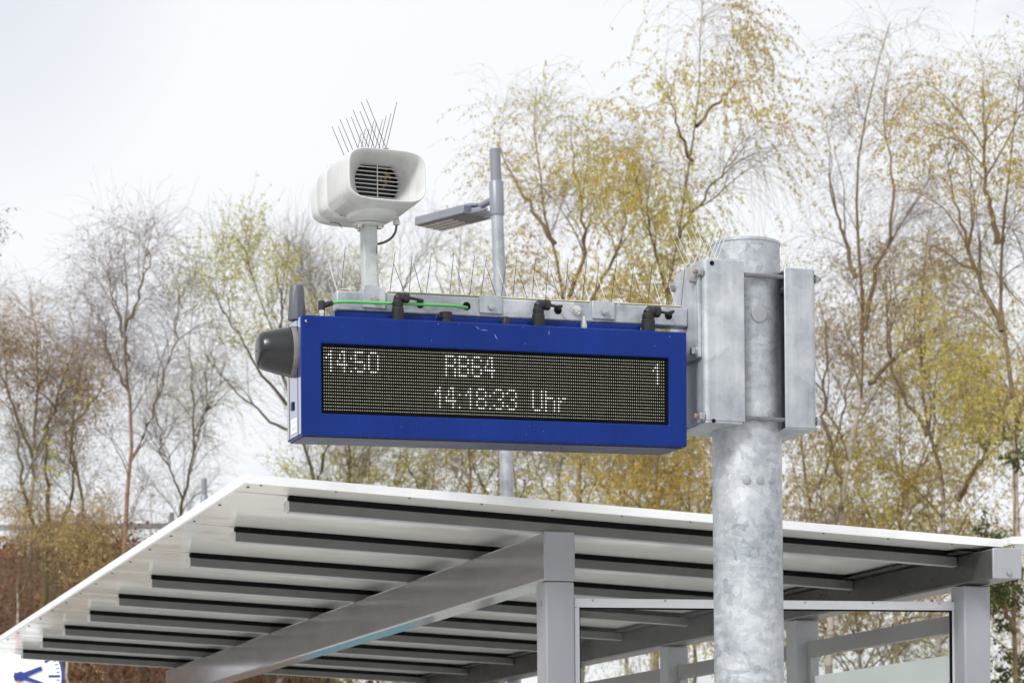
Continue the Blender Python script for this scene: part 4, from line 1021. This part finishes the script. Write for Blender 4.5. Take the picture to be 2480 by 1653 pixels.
tree('birch_tree', 'tangled bronze birch low behind the right half of the shelter roof', [
    [(2060, 1480), (2050, 1300), (2080, 1130), (2060, 980), (2070, 860)],
    [(2050, 1300), (1980, 1150), (1960, 1000)],
    [(2080, 1130), (2160, 1000), (2200, 880)]],
    44, 107, 2.3, GR, nl=56, n3=520, n4=3000, nleaf=30000, leaf=.056, droop=.4, limb_up=.2, twigL=.8, lf=LF_ochre, r0=.1, thr=-.8, clump=1.2, trunkbark=B_birch, twig=T_brown)
tree('ivy_tree', 'dark ivy-wrapped tree at the lower right edge beside the shelter post', [
    [(2335, 1620), (2330, 1450), (2320, 1280), (2335, 1120), (2325, 1000)],
    [(2330, 1450), (2290, 1330), (2285, 1230)]],
    33, 108, .55, GR, nl=60, n3=260, n4=1000, nleaf=5000, leaf=.06, asp=.8, droop=.2, limb_up=.1, twigL=.35, lf=LF_ivy, r0=.12, thr=-1.2, trunkbark=B_moss, twig=T_olive, hang=.3)
tree('birch_tree', 'low yellow-green birch showing through the shelter end glass', [
    [(1980, 1660), (1975, 1500), (1960, 1350), (1990, 1230)],
    [(1975, 1500), (2100, 1400), (2170, 1280)], [(1975, 1500), (1850, 1400), (1800, 1280)]],
    46, 109, 2.6, GR, nl=56, n3=520, n4=3000, nleaf=30000, leaf=.06, droop=.35, limb_up=.2, twigL=.8, lf=LF_ochre, r0=.1, thr=-1.0, trunkbark=B_birch, twig=T_olive)
# --- the strip under the display
for k, (x, top, dep, lab, lf, wd) in enumerate((
        (1150, 960, 45, 'yellow-green young tree just left of the lamp post, between display and roof', LF_green, 1.7),
        (1290, 930, 46, 'twiggy ochre young tree right of the lamp post, between display and roof', LF_ochre, 1.8),
        (1430, 900, 44, 'leafy yellow young tree below the display right half', LF_green, 1.8),
        (1590, 930, 45, 'dense golden young tree beside the thick pole, left of it above the roof', LF_ochre, 1.9),
        (1000, 1010, 47, 'thin green-budded young tree below the display centre', LF_green, 1.5),
        (850, 1000, 46, 'thin yellow-green young tree below the display left half, above the roof', LF_green, 1.5))):
    tree('young_tree', lab, [[(x+5, 1500), (x, 1250), (x-12, 1110), (x+8, 1000), (x, top)], [(x, 1250), (x+55, 1120), (x+70, 1010)], [(x-5, 1180), (x-60, 1080), (x-75, 1010)]],
         dep, 130+k, wd, 'young trees behind the roof', nl=46, n3=420, n4=2500, nleaf=9500, leaf=.055, droop=.2, limb_up=.3, twigL=.7, lf=lf, r0=.075, thr=-.5, clump=1.4, trunkbark=B_moss if k % 2 else B_birch, twig=T_brown if k % 2 else T_olive, hang=.35)
tree('young_tree', 'small white-stemmed birch between the display end and the thick pole', [[(1500, 1400), (1502, 1180), (1510, 1060), (1520, 960), (1515, 860)], [(1505, 1110), (1560, 1060), (1590, 1000)]],
     39, 140, 1.0, 'young trees behind the roof', nl=30, n3=200, n4=1200, nleaf=5000, leaf=.05, droop=.3, twigL=.6, lf=LF_ochre, r0=.095, trunkbark=B_birch, twig=T_brown)
tree('birch_tree', 'pale ochre birch between the loudspeaker post and the street lamp', [
    [(1075, 1200), (1080, 900), (1070, 740), (1045, 640), (1050, 560), (1060, 500)],
    [(1080, 900), (1130, 760), (1150, 640)], [(1070, 740), (1010, 660), (1000, 590)]],
    44, 141, 1.35, GR, nl=44, n3=360, n4=2200, nleaf=9500, leaf=.055, droop=.42, limb_up=.35, twigL=.8, lf=LF_ochre, r0=.08, thr=.1, clump=1.4, leafz=((0, .8, 1), (1, .9, .4)), trunkbark=B_limb)
# --- centre left, behind display and loudspeaker
tree('willow_tree', 'grey-green budding willow behind the loudspeaker post with upright twigs', [
    [(800, 1260), (800, 1000), (815, 800), (850, 680), (870, 610), (875, 570)],
    [(800, 1000), (740, 830), (700, 700), (690, 620), (695, 570)],
    [(815, 800), (920, 680), (960, 580)], [(800, 1000), (770, 780), (765, 680), (780, 610)]],
    45, 150, 1.5, GR, dens=.55, nl=60, n3=520, n4=3400, nleaf=11000, leaf=.045, droop=-.12, limb_up=.7, limb_ang=34, twigL=.75, lf=LF_green, bark=B_moss, trunkbark=B_moss, twig=T_purple, r0=.09, thr=.2, hang=0)
tree('willow_tree', 'yellow-green willow left of the display dome with two leaning mossy stems', [
    [(745, 1240), (728, 1100), (700, 1010), (660, 930), (640, 800), (600, 690), (570, 610), (560, 560)],
    [(728, 1100), (770, 980), (760, 800), (700, 640)],
    [(660, 930), (580, 830), (520, 720), (490, 680), (500, 610)],
    [(640, 800), (650, 690), (635, 610)], [(700, 1010), (610, 960), (520, 880), (470, 800)]],
    41, 151, 1.35, GR, dens=.6, nl=62, n3=520, n4=3300, nleaf=19000, leaf=.048, droop=-.05, limb_up=.6, limb_ang=36, twigL=.7, lf=LF_green, bark=B_moss, trunkbark=B_moss, twig=T_olive, r0=.085, thr=.1, hang=.1)
tree('birch_tree', 'leafless violet-grey birch with a forked pinkish trunk, left of the display', [
    [(280, 1300), (288, 1190), (300, 1100), (305, 1050), (297, 900), (288, 760), (285, 660), (300, 580), (290, 525)],
    [(305, 1050), (350, 950), (390, 830), (415, 740), (410, 680), (400, 630)],
    [(297, 900), (240, 800), (225, 700)], [(288, 760), (330, 640), (345, 600), (350, 570)], [(297, 830), (265, 690), (240, 620)]],
    40, 152, 1.35, GR, dens=.55, nl=58, n3=520, n4=3600, nleaf=4000, leaf=.042, droop=.25, limb_up=.55, limb_ang=40, twigL=.75, lf=LF_grey, bark=B_limb, trunkbark=B_pink, twig=T_purple, r0=.085, thr=0)
tree('birch_tree', 'brown birch with dense rusty twigs at the left edge', [
    [(60, 1420), (70, 1200), (75, 1050), (95, 900), (85, 790), (80, 720), (70, 680)],
    [(75, 1050), (130, 930), (170, 800), (165, 730), (160, 690)], [(75, 1050), (20, 900), (-20, 790), (-30, 720)]],
    43, 153, 1.45, GR, dens=.6, nl=60, n3=560, n4=3600, nleaf=17000, leaf=.05, droop=.4, limb_up=.4, twigL=.8, lf=LF_brown, bark=B_limb, trunkbark=B_birch, twig=T_brown, r0=.09, thr=-.3, clump=1.2, leafz=((0, .45, .8, 1), (.35, 1, .6, .15)))
tree('birch_tree', 'thin dark-stemmed brown birch between the rusty birch and the forked pink birch', [
    [(220, 1400), (200, 1200), (175, 1090), (160, 990), (180, 860), (210, 770), (215, 700)],
    [(175, 1090), (140, 960), (130, 850)], [(160, 990), (230, 900), (260, 800)]],
    46, 154, 1.3, GR, dens=.5, nl=50, n3=420, n4=2800, nleaf=7000, leaf=.046, droop=.35, limb_up=.4, twigL=.75, lf=LF_brown, bark=B_limb, trunkbark=B_moss, twig=T_purple, r0=.075, thr=-.2, leafz=((0, .8, 1), (1, .7, .2)))
tree('birch_tree', 'pale leafless birch between the forked pink birch and the yellow-green willow', [
    [(400, 1350), (420, 1150), (450, 1000), (440, 850), (430, 760), (445, 690)],
    [(420, 1150), (370, 1020), (355, 900)], [(450, 1000), (500, 900), (520, 800)]],
    48, 155, 1.45, GR, dens=.5, nl=50, n3=460, n4=3000, nleaf=3500, leaf=.042, droop=.25, limb_up=.45, twigL=.75, lf=LF_green, bark=B_moss, trunkbark=B_limb, twig=T_purple, r0=.07, thr=-.2)
tree('hazel_tree', 'fresh yellow-green hazel with two mossy trunks on the left bank', [
    [(100, 1500), (105, 1260), (112, 1120), (105, 1020), (120, 930)], [(105, 1260), (170, 1150), (165, 1050), (180, 960)], [(105, 1260), (50, 1130), (40, 1020), (30, 940)]],
    38, 156, 1.0, GR, nl=44, n3=360, n4=2000, nleaf=11000, leafz=((0, .45, .6, 1), (0, .05, .9, 1)), leaf=.055, asp=.7, droop=.1, limb_up=.4, twigL=.5, lf=LF_green, bark=B_moss, trunkbark=B_moss, twig=T_olive, r0=.13, thr=.2, hang=.2)
for k, (x, top, dep, lab, tb) in enumerate(((40, 1180, 37, 'slim white-barked birch stem on the brown bank at the left edge', B_birch), (112, 1210, 38.5, 'slim white-barked birch stem left of the farthest lamp', B_birch),
        (152, 1250, 36, 'short white birch stem right of the farthest lamp', B_birch), (250, 1160, 41, 'thin grey sapling leaning on the bank before the guard rail', B_limb), (345, 1120, 42, 'thin branching sapling at the roof edge before the guard rail', B_limb))):
    tree('birch_sapling', lab, [[(x+6, 1620), (x-3, 1420), (x+4, 1320), (x, top)], [(x, 1400), (x+40, 1280), (x+75, 1200)]],
         dep, 170+k, .8, 'saplings on the left bank', nl=26, n3=180, n4=1000, nleaf=3500, leaf=.045, droop=.2, twigL=.5, lf=LF_brown, bark=B_limb, trunkbark=tb, twig=T_brown, r0=.05, thr=0)
tree('birch_tree', 'birch mostly outside the left edge, only drooping dark twig tips reach in', [
    [(-190, 1300), (-180, 900), (-160, 650), (-150, 480)], [(-180, 800), (-100, 620), (-50, 530), (-12, 505)], [(-160, 650), (-90, 540), (-35, 500)]],
    34, 180, .5, GR, nl=30, n3=200, n4=900, nleaf=2500, leaf=.05, droop=.6, twigL=.45, lf=LF_grey, bark=B_limb, trunkbark=B_birch, twig=T_purple, r0=.09)
# low trees seen beneath the roof, between beam and bank
for k, (x, top, dep, lab, lf) in enumerate(((520, 1440, 38, 'stout mossy tree under the roof end, right of the clock', LF_rust), (640, 1380, 39, 'yellow-green shrub under the far roof corner', LF_green), (900, 1420, 40, 'pale-stemmed birch under the roof, below the middle beam', LF_green))):
    tree('small_tree', lab, [[(x, 1640), (x+4, 1540), (x-6, 1460), (x, top-40)], [(x, 1560), (x+45, 1480), (x+60, 1420)]],
         dep, 190+k, 1.1, 'small trees seen under the roof', nl=30, n3=240, n4=1300, nleaf=8000, leaf=.06, droop=.2, twigL=.5, lf=lf, bark=B_moss, trunkbark=B_birch, twig=T_olive, r0=.12, thr=-.5)

# --- bramble and dead leaves covering the bank
def undergrowth():
    rg = np.random.default_rng(77)
    n = 30000
    c = rg.uniform(-17, 4.5, n); d = 28 + 17.5*rg.random(n)**.8
    x = c*RIGHT.x + d*FWD.x; y = c*RIGHT.y + d*FWD.y; z = hill_np(x, y)
    K = 5; P = np.empty((n, K, 3)); P[:, 0] = np.stack([x, y, z-.05], -1)
    dr = rg.normal(size=(n, 3))*.55; dr[:, 2] = np.abs(dr[:, 2])+.6; dr /= np.linalg.norm(dr, axis=-1, keepdims=True)
    L = rg.uniform(.25, 1.0, n)*(1 + .5*np.sin(x*1.1)*np.sin(y*.9))*np.interp(d, [40, 45], [1, .35])
    for j in range(1, K):
        dr = dr + rg.normal(size=(n, 3))*.18; dr[:, 2] -= .22*j/K; dr /= np.linalg.norm(dr, axis=-1, keepdims=True)
        P[:, j] = P[:, j-1] + dr*(L/(K-1))[:, None]
    R = np.repeat((.0045*rg.uniform(.6, 1.6, n))[:, None], K, 1)*np.linspace(1, .5, K)[None]
    V, f = tubes(P, R, 3)
    VL, fL, pos = leaves(rg, P, 90000, .075, .7, .05, .2, .55, -1.4)
    q = pos; lum = .45 + .3*np.sin(q[:, 0]*.8+q[:, 2]*1.4)*np.sin(q[:, 1]*.7+1) + .15*np.sin(q[:, 0]*2.3)
    tl = np.clip(lum + rg.normal(size=len(pos))*.22, 0, 1)
    me = numpy_mesh('undergrowth', np.vstack([V, VL]), np.vstack([f, fL+len(V)]), 4, [T_brown, LF_rust], np.concatenate([np.zeros(len(f)), np.ones(len(fL))]), np.concatenate([np.zeros(len(f)), tl]))
    link(tag(bpy.data.objects.new('undergrowth', me), kind='stuff'))
undergrowth()

# ================================================================== SKY, SUN, CAMERA
w = bpy.data.worlds.new('World'); S.world = w; w.use_nodes = True
nt = w.node_tree; bg = nt.nodes['Background']; out = nt.nodes['World Output']
SUN_EL, SUN_AZ = math.radians(42), math.radians(-127)     # azimuth from +Y towards +X: the sun stands to the left and behind the camera
sky = nt.nodes.new('ShaderNodeTexSky'); sky.sky_type = 'NISHITA'; sky.sun_disc = False
sky.sun_elevation = SUN_EL; sky.sun_rotation = SUN_AZ
nt.links.new(sky.outputs['Color'], bg.inputs['Color']); bg.inputs['Strength'].default_value = .10
cl = N(nt, 'ShaderNodeBackground', Strength=1.0)
tc = nt.nodes.new('ShaderNodeTexCoord')
mp = nt.nodes.new('ShaderNodeMapping'); mp.inputs['Scale'].default_value = (1, 1, 2.2); nt.links.new(tc.outputs['Generated'], mp.inputs['Vector'])
n1 = N(nt, 'ShaderNodeTexNoise', Scale=5.5, Detail=6.0, Roughness=.55); nt.links.new(mp.outputs[0], n1.inputs['Vector'])
nt.links.new(ramp(nt, n1.outputs['Fac'], [(.35, (.80, .82, .85)), (.62, (.82, .832, .855))]), cl.inputs['Color'])
cov = N(nt, 'ShaderNodeMapRange'); nt.links.new(n1.outputs['Fac'], cov.inputs[0]); cov.inputs[1].default_value = .30; cov.inputs[2].default_value = .42; cov.inputs[3].default_value = .8; cov.inputs[4].default_value = .99
mx = nt.nodes.new('ShaderNodeMixShader'); gap = ray(-150, -120).normalized()      # thin spot in the cloud towards the upper left
dp = N(nt, 'ShaderNodeVectorMath', operation='DOT_PRODUCT'); nt.links.new(tc.outputs['Generated'], dp.inputs[0]); dp.inputs[1].default_value = gap
gm = N(nt, 'ShaderNodeMapRange'); nt.links.new(dp.outputs['Value'], gm.inputs[0]); gm.inputs[1].default_value = math.cos(math.radians(5.6)); gm.inputs[2].default_value = 1; gm.inputs[3].default_value = 1; gm.inputs[4].default_value = .76
mg = N(nt, 'ShaderNodeMath', operation='MULTIPLY'); nt.links.new(cov.outputs[0], mg.inputs[0]); nt.links.new(gm.outputs[0], mg.inputs[1])
nt.links.new(mg.outputs[0], mx.inputs[0]); nt.links.new(bg.outputs[0], mx.inputs[1]); nt.links.new(cl.outputs[0], mx.inputs[2])
nt.links.new(mx.outputs[0], out.inputs[0])

sun = bpy.data.lights.new('sun', 'SUN'); sun.energy = 2.8; sun.angle = math.radians(14); sun.color = (1, .98, .95)
so = link(bpy.data.objects.new('sun', sun))
sd_ = Vector((math.sin(SUN_AZ)*math.cos(SUN_EL), math.cos(SUN_AZ)*math.cos(SUN_EL), math.sin(SUN_EL)))
so.rotation_euler = sd_.to_track_quat('Z', 'Y').to_euler(); so.location = (-20, -20, 40)

cam = bpy.data.cameras.new('camera'); co = link(bpy.data.objects.new('camera', cam))
cam.sensor_width = 36; cam.lens = 36*F/2480; cam.shift_x = 0; cam.shift_y = SY/2480; cam.clip_end = 3000; cam.clip_start = .1
cr, sr = math.cos(ROLL), math.sin(ROLL)
R3m = Matrix((RIGHT*cr - UP*sr, RIGHT*sr + UP*cr, -FWD)).transposed()
co.matrix_world = Matrix.Translation(CAM) @ R3m.to_4x4()
cam.dof.use_dof = True; cam.dof.focus_distance = 9.05; cam.dof.aperture_fstop = 8.5
S.camera = co
S.render.resolution_x, S.render.resolution_y = 1024, 682
vs_ = S.view_settings; vs_.view_transform = 'Standard'; vs_.look = 'None'; vs_.exposure = .25; vs_.gamma = 1
S.cycles.max_bounces = 8; S.cycles.transparent_max_bounces = 16
